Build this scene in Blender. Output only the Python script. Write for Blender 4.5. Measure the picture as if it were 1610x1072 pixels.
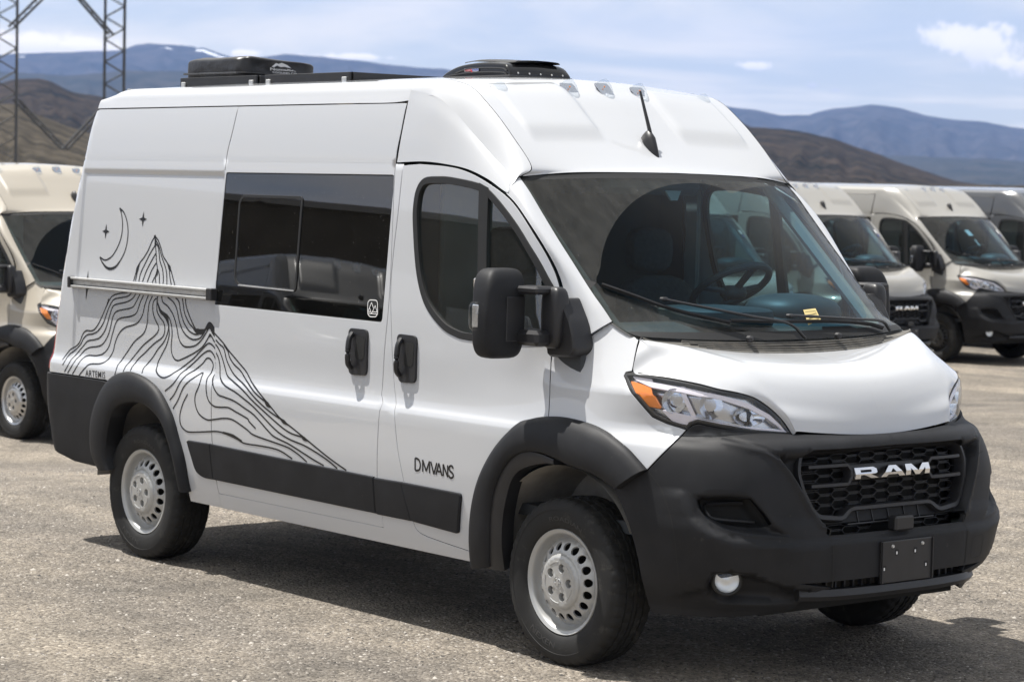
import bpy, math, random
import numpy as np
from mathutils import Vector, Matrix
from mathutils.geometry import delaunay_2d_cdt
rnd = random.Random(7)
S = bpy.context.scene
for o in list(bpy.data.objects): bpy.data.objects.remove(o)

# ------------------------------------------------------------------ camera
CAM = np.array([7.7201, -7.6754, 2.0337]); YAW, PIT, ROL, FPX = 2.450681, -0.0634564, 0.0231593, 3797.32
def cam_axes():
    cy, sy, cp, sp = math.cos(YAW), math.sin(YAW), math.cos(PIT), math.sin(PIT)
    f = np.array([cy*cp, sy*cp, sp]); r = np.array([sy, -cy, 0.]); u = np.cross(r, f)
    cr, sr = math.cos(ROL), math.sin(ROL)
    return cr*r+sr*u, -sr*r+cr*u, f
AR, AU, AF = cam_axes()
cd = bpy.data.cameras.new('camera'); cam = bpy.data.objects.new('camera', cd); S.collection.objects.link(cam)
cam.matrix_world = Matrix(((AR[0], AU[0], -AF[0], CAM[0]), (AR[1], AU[1], -AF[1], CAM[1]), (AR[2], AU[2], -AF[2], CAM[2]), (0, 0, 0, 1)))
cd.sensor_width = 36; cd.lens = FPX/1610*36; cd.clip_start = .1; cd.clip_end = 60000
cd.dof.use_dof = True; cd.dof.focus_distance = 10.6; cd.dof.aperture_fstop = 5.6
S.camera = cam

# ------------------------------------------------------------------ sun, sky, exposure
SUNV = Vector((-.36, -.17, 1)).normalized()          # towards the sun
SUN_EL = math.asin(SUNV.z); SUN_ROT = math.atan2(SUNV.x, SUNV.y)
sl = bpy.data.lights.new('sun', 'SUN'); sl.energy = 5.0; sl.angle = math.radians(.53); sl.color = (1, .965, .91)
so = bpy.data.objects.new('sun', sl); S.collection.objects.link(so); so.rotation_euler = SUNV.to_track_quat('Z', 'Y').to_euler()
S.view_settings.view_transform = 'Standard'; S.view_settings.look = 'None'; S.view_settings.gamma = 1
S.view_settings.exposure = .64
S.view_settings.use_curve_mapping = False
W = bpy.data.worlds.new('World'); S.world = W; W.use_nodes = True
def build_world():
    nt = W.node_tree; N = nt.nodes; L = nt.links; N.clear()
    out = N.new('ShaderNodeOutputWorld'); bg = N.new('ShaderNodeBackground'); sky = N.new('ShaderNodeTexSky')
    sky.sky_type = 'NISHITA'; sky.sun_disc = False; sky.sun_elevation = SUN_EL; sky.sun_rotation = SUN_ROT; sky.air_density = 1.0; sky.dust_density = 1.5; sky.altitude = 1900
    tc = N.new('ShaderNodeTexCoord'); sep = N.new('ShaderNodeSeparateXYZ'); L.new(tc.outputs['Generated'], sep.inputs[0])
    def math_(op, a, b=None, c=None, clamp=False):
        m = N.new('ShaderNodeMath'); m.operation = op; m.use_clamp = clamp
        for i, v in enumerate((a, b, c)):
            if v is None: continue
            if isinstance(v, (int, float)): m.inputs[i].default_value = v
            else: L.new(v, m.inputs[i])
        return m.outputs[0]
    # cloud deck coordinates: direction / (z + .12)
    den = math_('ADD', math_('MAXIMUM', sep.outputs[2], 0), .07)
    cx = math_('DIVIDE', sep.outputs[0], den); cy = math_('DIVIDE', sep.outputs[1], den)
    com = N.new('ShaderNodeCombineXYZ'); L.new(cx, com.inputs[0]); L.new(cy, com.inputs[1])
    n1 = N.new('ShaderNodeTexNoise'); n1.inputs['Scale'].default_value = .55; n1.inputs['Detail'].default_value = 7; n1.inputs['Roughness'].default_value = .55; n1.inputs['Distortion'].default_value = .6
    L.new(com.outputs[0], n1.inputs['Vector'])
    veil = N.new('ShaderNodeMapRange'); veil.interpolation_type = 'SMOOTHSTEP'; L.new(n1.outputs[0], veil.inputs[0]); veil.inputs[1].default_value = .38; veil.inputs[2].default_value = .60; veil.inputs[3].default_value = .42; veil.inputs[4].default_value = .97
    mx = N.new('ShaderNodeMix'); mx.data_type = 'RGBA'; L.new(veil.outputs[0], mx.inputs[0]); L.new(sky.outputs[0], mx.inputs[6]); hz = N.new('ShaderNodeMapRange'); L.new(sep.outputs[2], hz.inputs[0]); hz.inputs[1].default_value = .0; hz.inputs[2].default_value = .30; hc = N.new('ShaderNodeMix'); hc.data_type = 'RGBA'; L.new(hz.outputs[0], hc.inputs[0]); hc.inputs[6].default_value = (14.0, 12.6, 10.0, 1); hc.inputs[7].default_value = (8.4, 8.2, 7.5, 1); L.new(hc.outputs[2], mx.inputs[7])
    cur = mx.outputs[2]
    # cumulus puffs: lumpy discs around given directions
    def puff(px, py, w, h, col, seed, soft=.25):
        nonlocal cur
        d = AF + AR*(px-805)/FPX - AU*(py-536)/FPX; d /= np.linalg.norm(d)
        rr = np.cross(d, [0, 0, 1]); rr /= np.linalg.norm(rr); uu = np.cross(rr, d)
        def dot(v, s):
            n = N.new('ShaderNodeVectorMath'); n.operation = 'DOT_PRODUCT'; L.new(tc.outputs['Generated'], n.inputs[0]); n.inputs[1].default_value = tuple(v)
            return math_('MULTIPLY', math_('SUBTRACT', n.outputs['Value'], float(np.dot(v, d))), 1/s)
        a = dot(rr, w/FPX); b = dot(uu, h/FPX)
        ns = N.new('ShaderNodeTexNoise'); ns.inputs['Scale'].default_value = 95; ns.inputs['Detail'].default_value = 6; ns.inputs['Roughness'].default_value = .6
        mp = N.new('ShaderNodeMapping'); mp.inputs['Location'].default_value = (seed, seed*2, 0); L.new(tc.outputs['Generated'], mp.inputs[0]); L.new(mp.outputs[0], ns.inputs['Vector'])
        rad = math_('SQRT', math_('ADD', math_('MULTIPLY', a, a), math_('MULTIPLY', b, b)))
        v = math_('ADD', math_('SUBTRACT', 1.0, rad), math_('MULTIPLY', math_('SUBTRACT', ns.outputs[0], .5), 2.6))
        front = N.new('ShaderNodeVectorMath'); front.operation = 'DOT_PRODUCT'; L.new(tc.outputs['Generated'], front.inputs[0]); front.inputs[1].default_value = tuple(d)
        v = math_('MULTIPLY', v, math_('GREATER_THAN', front.outputs['Value'], .5))
        m = N.new('ShaderNodeMapRange'); m.interpolation_type = 'SMOOTHSTEP'; L.new(v, m.inputs[0]); m.inputs[1].default_value = .05; m.inputs[2].default_value = .05+soft*2.2
        # under-side greyer
        sh = N.new('ShaderNodeMapRange'); L.new(b, sh.inputs[0]); sh.inputs[1].default_value = -.9; sh.inputs[2].default_value = .1
        c = N.new('ShaderNodeMix'); c.data_type = 'RGBA'; L.new(sh.outputs[0], c.inputs[0]); c.inputs[6].default_value = (col[0]*.72, col[1]*.76, col[2]*.86, 1); c.inputs[7].default_value = (*col, 1)
        x = N.new('ShaderNodeMix'); x.data_type = 'RGBA'; L.new(math_('MULTIPLY', m.outputs[0], .93), x.inputs[0]); L.new(cur, x.inputs[6]); L.new(c.outputs[2], x.inputs[7]); cur = x.outputs[2]
    wc = (16., 14.4, 12.6)
    for p in [(1485, 58, 62, 26, wc, 1), (1540, 72, 66, 38, wc, 4), (1598, 100, 50, 24, wc, 9), (60, 66, 75, 20, wc, 3), (140, 72, 70, 14, wc, 7), (385, 84, 34, 9, wc, 5), (1180, 104, 34, 9, wc, 12), (1275, 135, 12, 8, (9.5, 9.2, 9.0), 15), (1315, 142, 17, 6, (9.5, 9.2, 9.0), 17), (560, 90, 90, 7, wc, 21)]:
        puff(*p)
    L.new(cur, bg.inputs[0]); bg.inputs[1].default_value = .08; L.new(bg.outputs[0], out.inputs[0])
build_world()

# ------------------------------------------------------------------ materials
def lk(nt, a, b): nt.links.new(a, b)
def mat(name, col, rough=.5, metal=0, coat=0, coat_rough=.03, noise=None, bump=None, spec=.5, emit=None, dirt=None):
    """principled material; noise=(scale, amount) colour mottling, bump=(scale, strength, distance), dirt=(scale, threshold, colour, amount)"""
    m = bpy.data.materials.new(name); m.use_nodes = True; nt = m.node_tree; p = nt.nodes['Principled BSDF']
    p.inputs['Base Color'].default_value = (*col, 1); p.inputs['Roughness'].default_value = rough; p.inputs['Metallic'].default_value = metal
    p.inputs['Coat Weight'].default_value = coat; p.inputs['Coat Roughness'].default_value = coat_rough; p.inputs['Specular IOR Level'].default_value = spec
    if emit: p.inputs['Emission Color'].default_value = (*emit[0], 1); p.inputs['Emission Strength'].default_value = emit[1]
    tc = nt.nodes.new('ShaderNodeTexCoord'); cur = None
    if noise:
        n = nt.nodes.new('ShaderNodeTexNoise'); n.inputs['Scale'].default_value = noise[0]; n.inputs['Detail'].default_value = 6; lk(nt, tc.outputs['Object'], n.inputs['Vector'])
        r = nt.nodes.new('ShaderNodeMapRange'); lk(nt, n.outputs[0], r.inputs[0]); r.inputs[1].default_value = .3; r.inputs[2].default_value = .7; r.inputs[3].default_value = 1-noise[1]; r.inputs[4].default_value = 1+noise[1]
        mx = nt.nodes.new('ShaderNodeMix'); mx.data_type = 'RGBA'; mx.blend_type = 'MULTIPLY'; mx.inputs[0].default_value = 1; mx.inputs[6].default_value = (*col, 1); lk(nt, r.outputs[0], mx.inputs[7]); cur = mx.outputs[2]
    if dirt:
        n = nt.nodes.new('ShaderNodeTexNoise'); n.inputs['Scale'].default_value = dirt[0]; n.inputs['Detail'].default_value = 8; n.inputs['Roughness'].default_value = .7; lk(nt, tc.outputs['Object'], n.inputs['Vector'])
        r = nt.nodes.new('ShaderNodeMapRange'); lk(nt, n.outputs[0], r.inputs[0]); r.inputs[1].default_value = dirt[1]; r.inputs[2].default_value = dirt[1]+.12; r.inputs[3].default_value = 0; r.inputs[4].default_value = dirt[3]
        mx = nt.nodes.new('ShaderNodeMix'); mx.data_type = 'RGBA'; lk(nt, r.outputs[0], mx.inputs[0])
        if cur: lk(nt, cur, mx.inputs[6])
        else: mx.inputs[6].default_value = (*col, 1)
        mx.inputs[7].default_value = (*dirt[2], 1); cur = mx.outputs[2]
    if cur: lk(nt, cur, p.inputs['Base Color'])
    if bump:
        n = nt.nodes.new('ShaderNodeTexNoise'); n.inputs['Scale'].default_value = bump[0]; n.inputs['Detail'].default_value = 4; lk(nt, tc.outputs['Object'], n.inputs['Vector'])
        b = nt.nodes.new('ShaderNodeBump'); b.inputs['Strength'].default_value = bump[1]; b.inputs['Distance'].default_value = bump[2]; lk(nt, n.outputs[0], b.inputs['Height']); lk(nt, b.outputs[0], p.inputs['Normal'])
    return m
def glass(name, tint, rough=.0, dust=0, dustcol=(.35, .34, .31), streak=False, ior=1.5):
    """pane: tinted transparency under a Fresnel reflection, optionally under a film of dust"""
    m = bpy.data.materials.new(name); m.use_nodes = True; nt = m.node_tree; N = nt.nodes; N.clear()
    out = N.new('ShaderNodeOutputMaterial'); tr = N.new('ShaderNodeBsdfTransparent'); tr.inputs[0].default_value = (*tint, 1)
    gl = N.new('ShaderNodeBsdfGlossy'); gl.inputs['Roughness'].default_value = rough; geo = N.new('ShaderNodeNewGeometry')
    def mth(op, a_, b_=None):
        q = N.new('ShaderNodeMath'); q.operation = op
        for i, w in enumerate((a_, b_)):
            if w is None: continue
            if isinstance(w, (int, float)): q.inputs[i].default_value = w
            else: lk(nt, w, q.inputs[i])
        return q.outputs[0]
    dp = N.new('ShaderNodeVectorMath'); dp.operation = 'DOT_PRODUCT'; lk(nt, geo.outputs['Normal'], dp.inputs[0]); lk(nt, geo.outputs['Incoming'], dp.inputs[1])
    f0 = ((ior-1)/(ior+1))**2*1.9; fr = mth('ADD', mth('MULTIPLY', mth('POWER', mth('SUBTRACT', 1.0, mth('ABSOLUTE', dp.outputs['Value'])), 5.0), 1-f0), f0)
    mx = N.new('ShaderNodeMixShader'); lk(nt, fr, mx.inputs[0]); lk(nt, tr.outputs[0], mx.inputs[1]); lk(nt, gl.outputs[0], mx.inputs[2])
    last = mx.outputs[0]
    if dust:
        df = N.new('ShaderNodeBsdfDiffuse'); df.inputs[0].default_value = (*dustcol, 1)
        tc = N.new('ShaderNodeTexCoord'); n = N.new('ShaderNodeTexNoise'); n.inputs['Scale'].default_value = 6 if not streak else 9; n.inputs['Detail'].default_value = 9; n.inputs['Roughness'].default_value = .65
        if streak:
            mp = N.new('ShaderNodeMapping'); mp.inputs['Scale'].default_value = (.8, 1.8, .8); lk(nt, tc.outputs['Object'], mp.inputs[0]); lk(nt, mp.outputs[0], n.inputs['Vector'])
        else: lk(nt, tc.outputs['Object'], n.inputs['Vector'])
        r = N.new('ShaderNodeMapRange'); lk(nt, n.outputs[0], r.inputs[0]); r.inputs[1].default_value = .3; r.inputs[2].default_value = .75; r.inputs[3].default_value = dust*.6; r.inputs[4].default_value = dust*1.5
        sp = N.new('ShaderNodeTexNoise'); sp.inputs['Scale'].default_value = 130; sp.inputs['Detail'].default_value = 2; lk(nt, tc.outputs['Object'], sp.inputs['Vector'])
        sr = N.new('ShaderNodeMapRange'); lk(nt, sp.outputs[0], sr.inputs[0]); sr.inputs[1].default_value = .71; sr.inputs[2].default_value = .76; sr.inputs[3].default_value = 0; sr.inputs[4].default_value = .3
        ad = N.new('ShaderNodeMath'); ad.operation = 'ADD'; ad.use_clamp = True; lk(nt, r.outputs[0], ad.inputs[0]); lk(nt, sr.outputs[0], ad.inputs[1])
        m2 = N.new('ShaderNodeMixShader'); lk(nt, ad.outputs[0], m2.inputs[0]); lk(nt, last, m2.inputs[1]); lk(nt, df.outputs[0], m2.inputs[2]); last = m2.outputs[0]
    lk(nt, last, out.inputs[0]); return m
M = {}
M['paint'] = mat('white_paint', (.52, .532, .552), .34, bump=(1.8, .3, .003), coat=1, coat_rough=.02, dirt=(3, .66, (.70, .68, .64), .25))
M['paint_beige'] = mat('beige_paint', (.40, .362, .30), .4, coat=.8)
M['paint_greige'] = mat('grey_beige_paint', (.32, .307, .28), .4, coat=.8)
M['paint_grey'] = mat('grey_paint', (.07, .073, .08), .35, coat=1)
M['paint_dark'] = mat('dark_paint', (.05, .055, .065), .35, coat=1)
M['plastic'] = mat('black_plastic', (.0165, .017, .019), .56, noise=(7, .22), bump=(380, .4, .0008), dirt=(34, .63, (.12, .11, .092), .32), spec=.24)
M['plastic2'] = mat('black_trim', (.018, .018, .020), .42, noise=(9, .2))
M['gloss'] = mat('gloss_black', (.012, .012, .013), .12)
M['rubber'] = mat('tyre_rubber', (.0095, .0093, .009), .75, noise=(14, .25), bump=(160, .35, .001), dirt=(9, .56, (.085, .078, .066), .45))
M['tyre_letters'] = mat('tyre_letters', (.03, .029, .028), .6)
M['seal'] = mat('rubber_seal', (.012, .012, .012), .55)
M['gap'] = mat('panel_gap', (.02, .02, .02), .9)
M['wheel'] = mat('silver_wheel_paint', (.44, .44, .43), .38, metal=.35, dirt=(7, .60, (.22, .20, .17), .35))
M['alloy'] = mat('alloy_wheel', (.55, .55, .55), .28, metal=.8)
M['wheel_dark'] = mat('black_wheel', (.03, .03, .03), .4)
M['chrome'] = mat('chrome', (.86, .87, .9), .06, metal=1)
M['alu'] = mat('aluminium', (.58, .58, .57), .38, metal=.6, noise=(20, .1))
M['liner'] = mat('grey_wheel_liner', (.30, .285, .26), .8, noise=(12, .2))
M['under'] = mat('underbody', (.009, .009, .009), .85)
M['glass'] = glass('windshield_glass', (.40, .60, .68), ior=1.2)
M['glass_dust'] = glass('dusty_windshield_glass', (.50, .62, .60), ior=1.25, dust=.062, dustcol=(.42, .41, .38), streak=True)
M['glass_side'] = glass('side_glass', (.50, .60, .58), dust=.03, ior=1.75)
M['privacy'] = glass('privacy_glass', (.012, .012, .014), dust=.010, ior=1.75)
M['lens'] = glass('clear_lens', (.93, .95, .97), ior=1.45)
M['amber'] = mat('amber_lens', (.85, .22, .012), .15, coat=1)
M['red'] = mat('red_lens', (.45, .012, .012), .12, coat=1)
M['reflector'] = mat('lamp_reflector', (.80, .82, .86), .12, metal=1)
M['lamp_grey'] = mat('lamp_bezel', (.62, .63, .66), .22, metal=.9)
M['fog_bowl'] = mat('fog_lamp_reflector', (.85, .85, .84), .3, metal=.55)
M['lamp_white'] = mat('lamp_light_guide', (.80, .74, .78), .25, coat=.5)
M['ink'] = mat('black_vinyl', (.010, .010, .011), .35)
M['inkwhite'] = mat('white_print', (.8, .8, .8), .5)
M['inkred'] = mat('red_print', (.5, .02, .04), .5)
M['inkblue'] = mat('blue_print', (.08, .12, .45), .5)
M['cloth'] = mat('seat_cloth', (.045, .047, .052), .9, noise=(60, .2))
M['dash'] = mat('dashboard_plastic', (.05, .055, .062), .5)
M['trim'] = mat('light_interior_trim', (.32, .33, .32), .8)
M['inner'] = mat('dark_interior', (.05, .055, .062), .85)
M['cover'] = mat('black_vinyl_cover', (.022, .022, .024), .38, noise=(20, .3), bump=(9, .5, .02), dirt=(140, .66, (.16, .16, .15), .4))
M['cowl'] = mat('dusty_cowl', (.10, .095, .085), .75, noise=(16, .25), dirt=(14, .5, (.17, .155, .13), .5))
M['paper'] = mat('yellow_paper', (.62, .50, .22), .8)
M['steel'] = mat('galvanised_steel', (.06, .063, .068), .6, metal=.2)

# ------------------------------------------------------------------ object helpers
COL = S.collection
def empty(name, loc=(0, 0, 0), rz=0, label=None, cat=None, group=None):
    o = bpy.data.objects.new(name, None); COL.objects.link(o); o.location = loc; o.rotation_euler = (0, 0, rz); o.empty_display_size = .2
    if label: o['label'] = label
    if cat: o['category'] = cat
    if group: o['group'] = group
    return o
def tag(o, label=None, cat=None, group=None, kind=None):
    for k, v in (('label', label), ('category', cat), ('group', group), ('kind', kind)):
        if v: o[k] = v
    return o
def mk(name, V, F, m, parent=None, normals=None, smooth=True, angle=35):
    me = bpy.data.meshes.new(name); me.from_pydata([tuple(map(float, v)) for v in V], [], [tuple(map(int, f)) for f in F]); me.update()
    ms = m if isinstance(m, (list, tuple)) else [m]
    for q in ms: me.materials.append(M[q] if isinstance(q, str) else q)
    if smooth:
        me.polygons.foreach_set('use_smooth', [True]*len(me.polygons))
        if normals is not None: me.normals_split_custom_set_from_vertices([tuple(map(float, n)) for n in normals])
        elif angle: me.set_sharp_from_angle(angle=math.radians(angle))
    o = bpy.data.objects.new(name, me); COL.objects.link(o)
    if parent: o.parent = parent
    return o
class Geo:
    """collects primitives into one mesh"""
    def __init__(s): s.V = []; s.F = []
    def add(s, V, F):
        b = len(s.V); s.V += [tuple(v) for v in V]; s.F += [tuple(b+i for i in f) for f in F]; return s
    def box(s, c, d, R=None, bev=0):
        """box, centre c, size d, optional 3x3 rotation, chamfered edges"""
        hx, hy, hz = d[0]/2, d[1]/2, d[2]/2; b = min(bev, hx*.99, hy*.99, hz*.99)
        if b <= 0:
            V = [(x, y, z) for x in (-hx, hx) for y in (-hy, hy) for z in (-hz, hz)]
            F = [(0, 1, 3, 2), (4, 6, 7, 5), (0, 4, 5, 1), (2, 3, 7, 6), (0, 2, 6, 4), (1, 5, 7, 3)]
        else:
            V = []; idx = {}
            for sx in (-1, 1):
                for sy in (-1, 1):
                    for sz in (-1, 1):
                        for k in range(3):
                            h = [hx-b, hy-b, hz-b]; h[k] += b
                            idx[(sx, sy, sz, k)] = len(V); V.append((sx*h[0], sy*h[1], sz*h[2]))
            F = []
            for k in range(3):
                a, c2 = (k+1) % 3, (k+2) % 3
                for s1 in (-1, 1):
                    q = []
                    for (p, r) in ((-1, -1), (1, -1), (1, 1), (-1, 1)):
                        t = [0, 0, 0]; t[k] = s1; t[a] = p; t[c2] = r; q.append(idx[(*t, k)])
                    F.append(q if s1 > 0 else q[::-1])
                for p in (-1, 1):
                    for r in (-1, 1):
                        t0 = [0, 0, 0]; t1 = [0, 0, 0]; t0[k] = -1; t1[k] = 1; t0[a] = t1[a] = p; t0[c2] = t1[c2] = r
                        q = [idx[(*t0, a)], idx[(*t1, a)], idx[(*t1, c2)], idx[(*t0, c2)]]
                        F.append(q[::-1] if p*r > 0 else q)
            for sx in (-1, 1):
                for sy in (-1, 1):
                    for sz in (-1, 1):
                        q = [idx[(sx, sy, sz, k)] for k in range(3)]
                        F.append(q if sx*sy*sz > 0 else q[::-1])
        V = np.array(V)
        if R is not None: V = V@np.array(R).T
        return s.add(V+np.array(c), F)
    def tube(s, pts, r, n=8, caps=True, flat=1.0):
        P = np.array(pts, float); k = len(P); rr = [r]*k if np.isscalar(r) else r
        V = []; F = []; up = np.array([0, 0, 1.])
        for i in range(k):
            d = P[min(i+1, k-1)]-P[max(i-1, 0)]; d /= np.linalg.norm(d)+1e-12
            a = np.cross(d, up)
            if np.linalg.norm(a) < .05: a = np.cross(d, [1, 0, 0.])
            a /= np.linalg.norm(a); b = np.cross(a, d)
            for j in range(n):
                t = 2*math.pi*j/n; V.append(P[i]+rr[i]*(math.cos(t)*a+math.sin(t)*b*flat))
        for i in range(k-1):
            for j in range(n):
                j2 = (j+1) % n; F.append((i*n+j, (i+1)*n+j, (i+1)*n+j2, i*n+j2))
        if caps: F.append(tuple(range(n))); F.append(tuple((k-1)*n+j for j in range(n))[::-1])
        return s.add(V, F)
    def lathe(s, prof, c, axis='y', n=48, sgn=1):
        """prof: list of (radius, offset along axis)"""
        V = []; F = []; m = len(prof)
        for j in range(n):
            t = 2*math.pi*j/n
            for r, h in prof:
                if axis == 'y': V.append((c[0]+r*math.cos(t), c[1]+h*sgn, c[2]+r*math.sin(t)))
                elif axis == 'z': V.append((c[0]+r*math.cos(t), c[1]+r*math.sin(t), c[2]+h))
                else: V.append((c[0]+h*sgn, c[1]+r*math.cos(t), c[2]+r*math.sin(t)))
        for j in range(n):
            j2 = (j+1) % n
            for i in range(m-1): F.append((j*m+i, j*m+i+1, j2*m+i+1, j2*m+i))
        return s.add(V, F)
    def prism(s, poly, fa, fb):
        """closed prism between two mapped copies of a 2D polygon"""
        n = len(poly); V = [fa(*p) for p in poly]+[fb(*p) for p in poly]
        F = [tuple(range(n))[::-1], tuple(range(n, 2*n))]+[(i, (i+1) % n, n+(i+1) % n, n+i) for i in range(n)]
        return s.add(V, F)
    def build(s, name, m, parent=None, smooth=True, angle=35, flip=False):
        F = [f[::-1] for f in s.F] if flip else s.F
        return mk(name, s.V, F, m, parent, smooth=smooth, angle=angle)
def mirrored(o, parent=None):
    """object with the same mesh reflected in the plane y = 0"""
    me = o.data; V = [(v.co.x, -v.co.y, v.co.z) for v in me.vertices]; F = [tuple(p.vertices)[::-1] for p in me.polygons]
    m2 = bpy.data.meshes.new(o.name); m2.from_pydata(V, [], F); m2.update()
    for q in me.materials: m2.materials.append(q)
    m2.polygons.foreach_set('material_index', [p.material_index for p in me.polygons])
    m2.polygons.foreach_set('use_smooth', [p.use_smooth for p in me.polygons])
    if me.has_custom_normals:
        vn = [None]*len(V)
        for p in me.polygons:
            for li in p.loop_indices:
                n = me.corner_normals[li].vector; vn[me.loops[li].vertex_index] = (n[0], -n[1], n[2])
        m2.normals_split_custom_set_from_vertices([q or (0, 0, 1) for q in vn])
    else: m2.set_sharp_from_angle(angle=math.radians(35))
    n = bpy.data.objects.new(o.name.split('.')[0], m2); COL.objects.link(n)
    n.parent = parent if parent else o.parent
    if 'label' in o: pass
    return n

# ------------------------------------------------------------------ the van's skin as a surface body(t, z)
def pchip(xs, ys):
    x = np.array(xs, float); y = np.array(ys, float); h = np.diff(x); d = np.diff(y)/h
    m = np.zeros(len(x)); m[0] = d[0]; m[-1] = d[-1]
    for i in range(1, len(x)-1):
        if d[i-1]*d[i] > 0:
            w1 = 2*h[i]+h[i-1]; w2 = h[i]+2*h[i-1]; m[i] = (w1+w2)/(w1/d[i-1]+w2/d[i])
    def f(q):
        q = np.asarray(q, float); qc = np.clip(q, x[0], x[-1]); i = np.clip(np.searchsorted(x, qc)-1, 0, len(h)-1)
        s = (qc-x[i])/h[i]
        return (2*s**3-3*s**2+1)*y[i]+(s**3-2*s**2+s)*h[i]*m[i]+(-2*s**3+3*s**2)*y[i+1]+(s**3-s**2)*h[i]*m[i+1]
    return f
def sst(x, a, b): s = np.clip((x-a)/(b-a), 0, 1); return s*s*(3-2*s)
fY = pchip([.33, .36, .42, .5, .65, .8, .93, .985, 1.005, 1.03, 1.08, 1.15, 1.25, 1.4, 1.6, 1.9, 2.137, 2.3, 2.42, 2.5],
           [.955, .968, .985, 1.0, 1.012, 1.018, 1.018, 1.015, 1.009, .996, .988, .984, .981, .973, .958, .936, .915, .896, .876, .857])
fXR = pchip([.3, .47, .55, .9, 1.6, 2.136, 2.43, 2.5], [-4.40, -4.42, -4.45, -4.50, -4.43, -4.31, -4.23, -4.16])
fA = pchip([.28, .36, .42, .60, .68, .73, .84, .955, .985, 1.012, 1.032, 1.05, 1.10, 1.2, 1.3, 1.45], [.97, 1.015, 1.028, 1.024, 1.012, .995, .985, .974, .968, .954, .917, .894, .87, .81, .78, .75])
fN = pchip([.3, .36, .47, .58, .68, .84, .98, 1.05, 1.23, 1.45], [2.5, 2.6, 3.1, 3.4, 3.7, 3.5, 3.0, 2.65, 3.5, 3.5])
LT = .97; TC = LT*math.pi/2; RR = .10
def lean(x, z): return sst(x, -.35, .35)*np.maximum(z-1.20, 0)*.52
def Ys(x, z): return fY(z)-.018*sst(x, -.9, 0)*sst(z, 1.0, 1.25)
def box_s(v, a, b, w): return sst(v, a, a+w)*(1-sst(v, b-w, b))
SEAM = []
def disp_side(x, z):
    d = -.0045*np.exp(-((z-2.134)/.006)**2)*(x > -4.35)*(x < -1.24)             # groove under the high roof
    rec = sst(x, -4.235, -4.205)*box_s(z, 1.02, 2.085, .03)              # pressed recess of the rear quarter
    rec = np.where(x < (np.interp(z, SEAM[0], SEAM[1]) if SEAM else -2.70), rec, 0)
    d = d-.011*rec
    return d
def body(t, z, off=0., disp=disp_side):
    t = np.asarray(t, float)+0*np.asarray(z, float); z = np.asarray(z, float)+0*t; off = np.asarray(off, float)
    def base(t, z):
        xr = fXR(z)+RR
        th = np.clip(t, 0, None)/LT
        a, n = fA(z), fN(z); b = Ys(np.zeros_like(z), z)
        sx, cx = np.sin(th), np.cos(th); sx = np.abs(sx); cx = np.abs(cx)+1e-9
        r = 1/((sx/a)**n+(cx/b)**n)**(1/n)
        sgn = np.where(th > math.pi/2, -1, 1)
        xn, yn = r*sx, r*cx*sgn
        yn = yn-lean(xn, z)*np.clip(yn/.6, 0, 1)
        ang = np.clip((xr-t)/RR, 0, math.pi/2); ex = np.clip(xr-t-RR*math.pi/2, 0, None)
        y0 = Ys(t, z)-lean(np.minimum(t, 0), z)
        xs = np.where(t < xr, xr-RR*np.sin(ang), t); ys = np.where(t < xr, y0-RR+RR*np.cos(ang)-ex, y0)
        if disp is not None: ys = ys+disp(t, z)
        f = t > 0
        return np.stack([np.where(f, xn, xs), -np.where(f, yn, ys), z], -1)
    p = base(t, z)
    e = 2e-3
    dt = base(t+e, z)-base(t-e, z); dz = base(t, z+e)-base(t, z-e)
    n = np.cross(dt, dz); n /= np.linalg.norm(n, axis=-1, keepdims=True)+1e-12
    return p+n*off[..., None] if off.ndim else p+n*off, n
def project(P):
    d = np.atleast_2d(P)-CAM; c = d@AF
    return np.stack([805+FPX*(d@AR)/c, 536-FPX*(d@AU)/c], -1)
_gt, _gz = np.meshgrid(np.concatenate([np.linspace(-4.5, 0, 90), np.linspace(.03, 1.6, 60)]), np.linspace(.3, 2.48, 70)); _gt = _gt.ravel(); _gz = _gz.ravel()
_gp, _gn = body(_gt, _gz, 0, None); _gq = project(_gp); _vis = ((CAM-_gp)*_gn).sum(-1) > 0
_gt, _gz, _gq = _gt[_vis], _gz[_vis], _gq[_vis]
def hit(pts, off=0.):
    """points of the photograph laid on the van's skin: list of pixels -> list of (t, z)"""
    Q = np.array(pts, float); I = [int(np.argmin(((_gq-q)**2).sum(1))) for q in Q]; V = np.stack([_gt[I], _gz[I]], 1); n = len(Q); h = 1e-4
    for _ in range(14):
        t = np.concatenate([V[:, 0], V[:, 0]+h, V[:, 0]]); z = np.concatenate([V[:, 1], V[:, 1], V[:, 1]+h])
        q = project(body(t, z, off, None)[0]).reshape(3, n, 2); a = (q[1]-q[0])/h; c = (q[2]-q[0])/h; r = Q-q[0]
        det = a[:, 0]*c[:, 1]-a[:, 1]*c[:, 0]; det = np.where(np.abs(det) < 1e-6, 1e-6, det)
        s = np.stack([(r[:, 0]*c[:, 1]-r[:, 1]*c[:, 0])/det, (a[:, 0]*r[:, 1]-a[:, 1]*r[:, 0])/det], 1)
        m = np.abs(s).max(1, keepdims=True); s *= np.minimum(1, .15/np.maximum(m, 1e-9)); V = V+s
        if m.max() < 1e-6: break
    return [(float(p[0]), float(p[1])) for p in V]
def at(px, py, ax, val):
    """pixel -> point on the plane x, y or z = val"""
    d = AF+AR*(px-805)/FPX-AU*(py-536)/FPX; i = 'xyz'.index(ax); return CAM+d*(val-CAM[i])/d[i]

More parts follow.
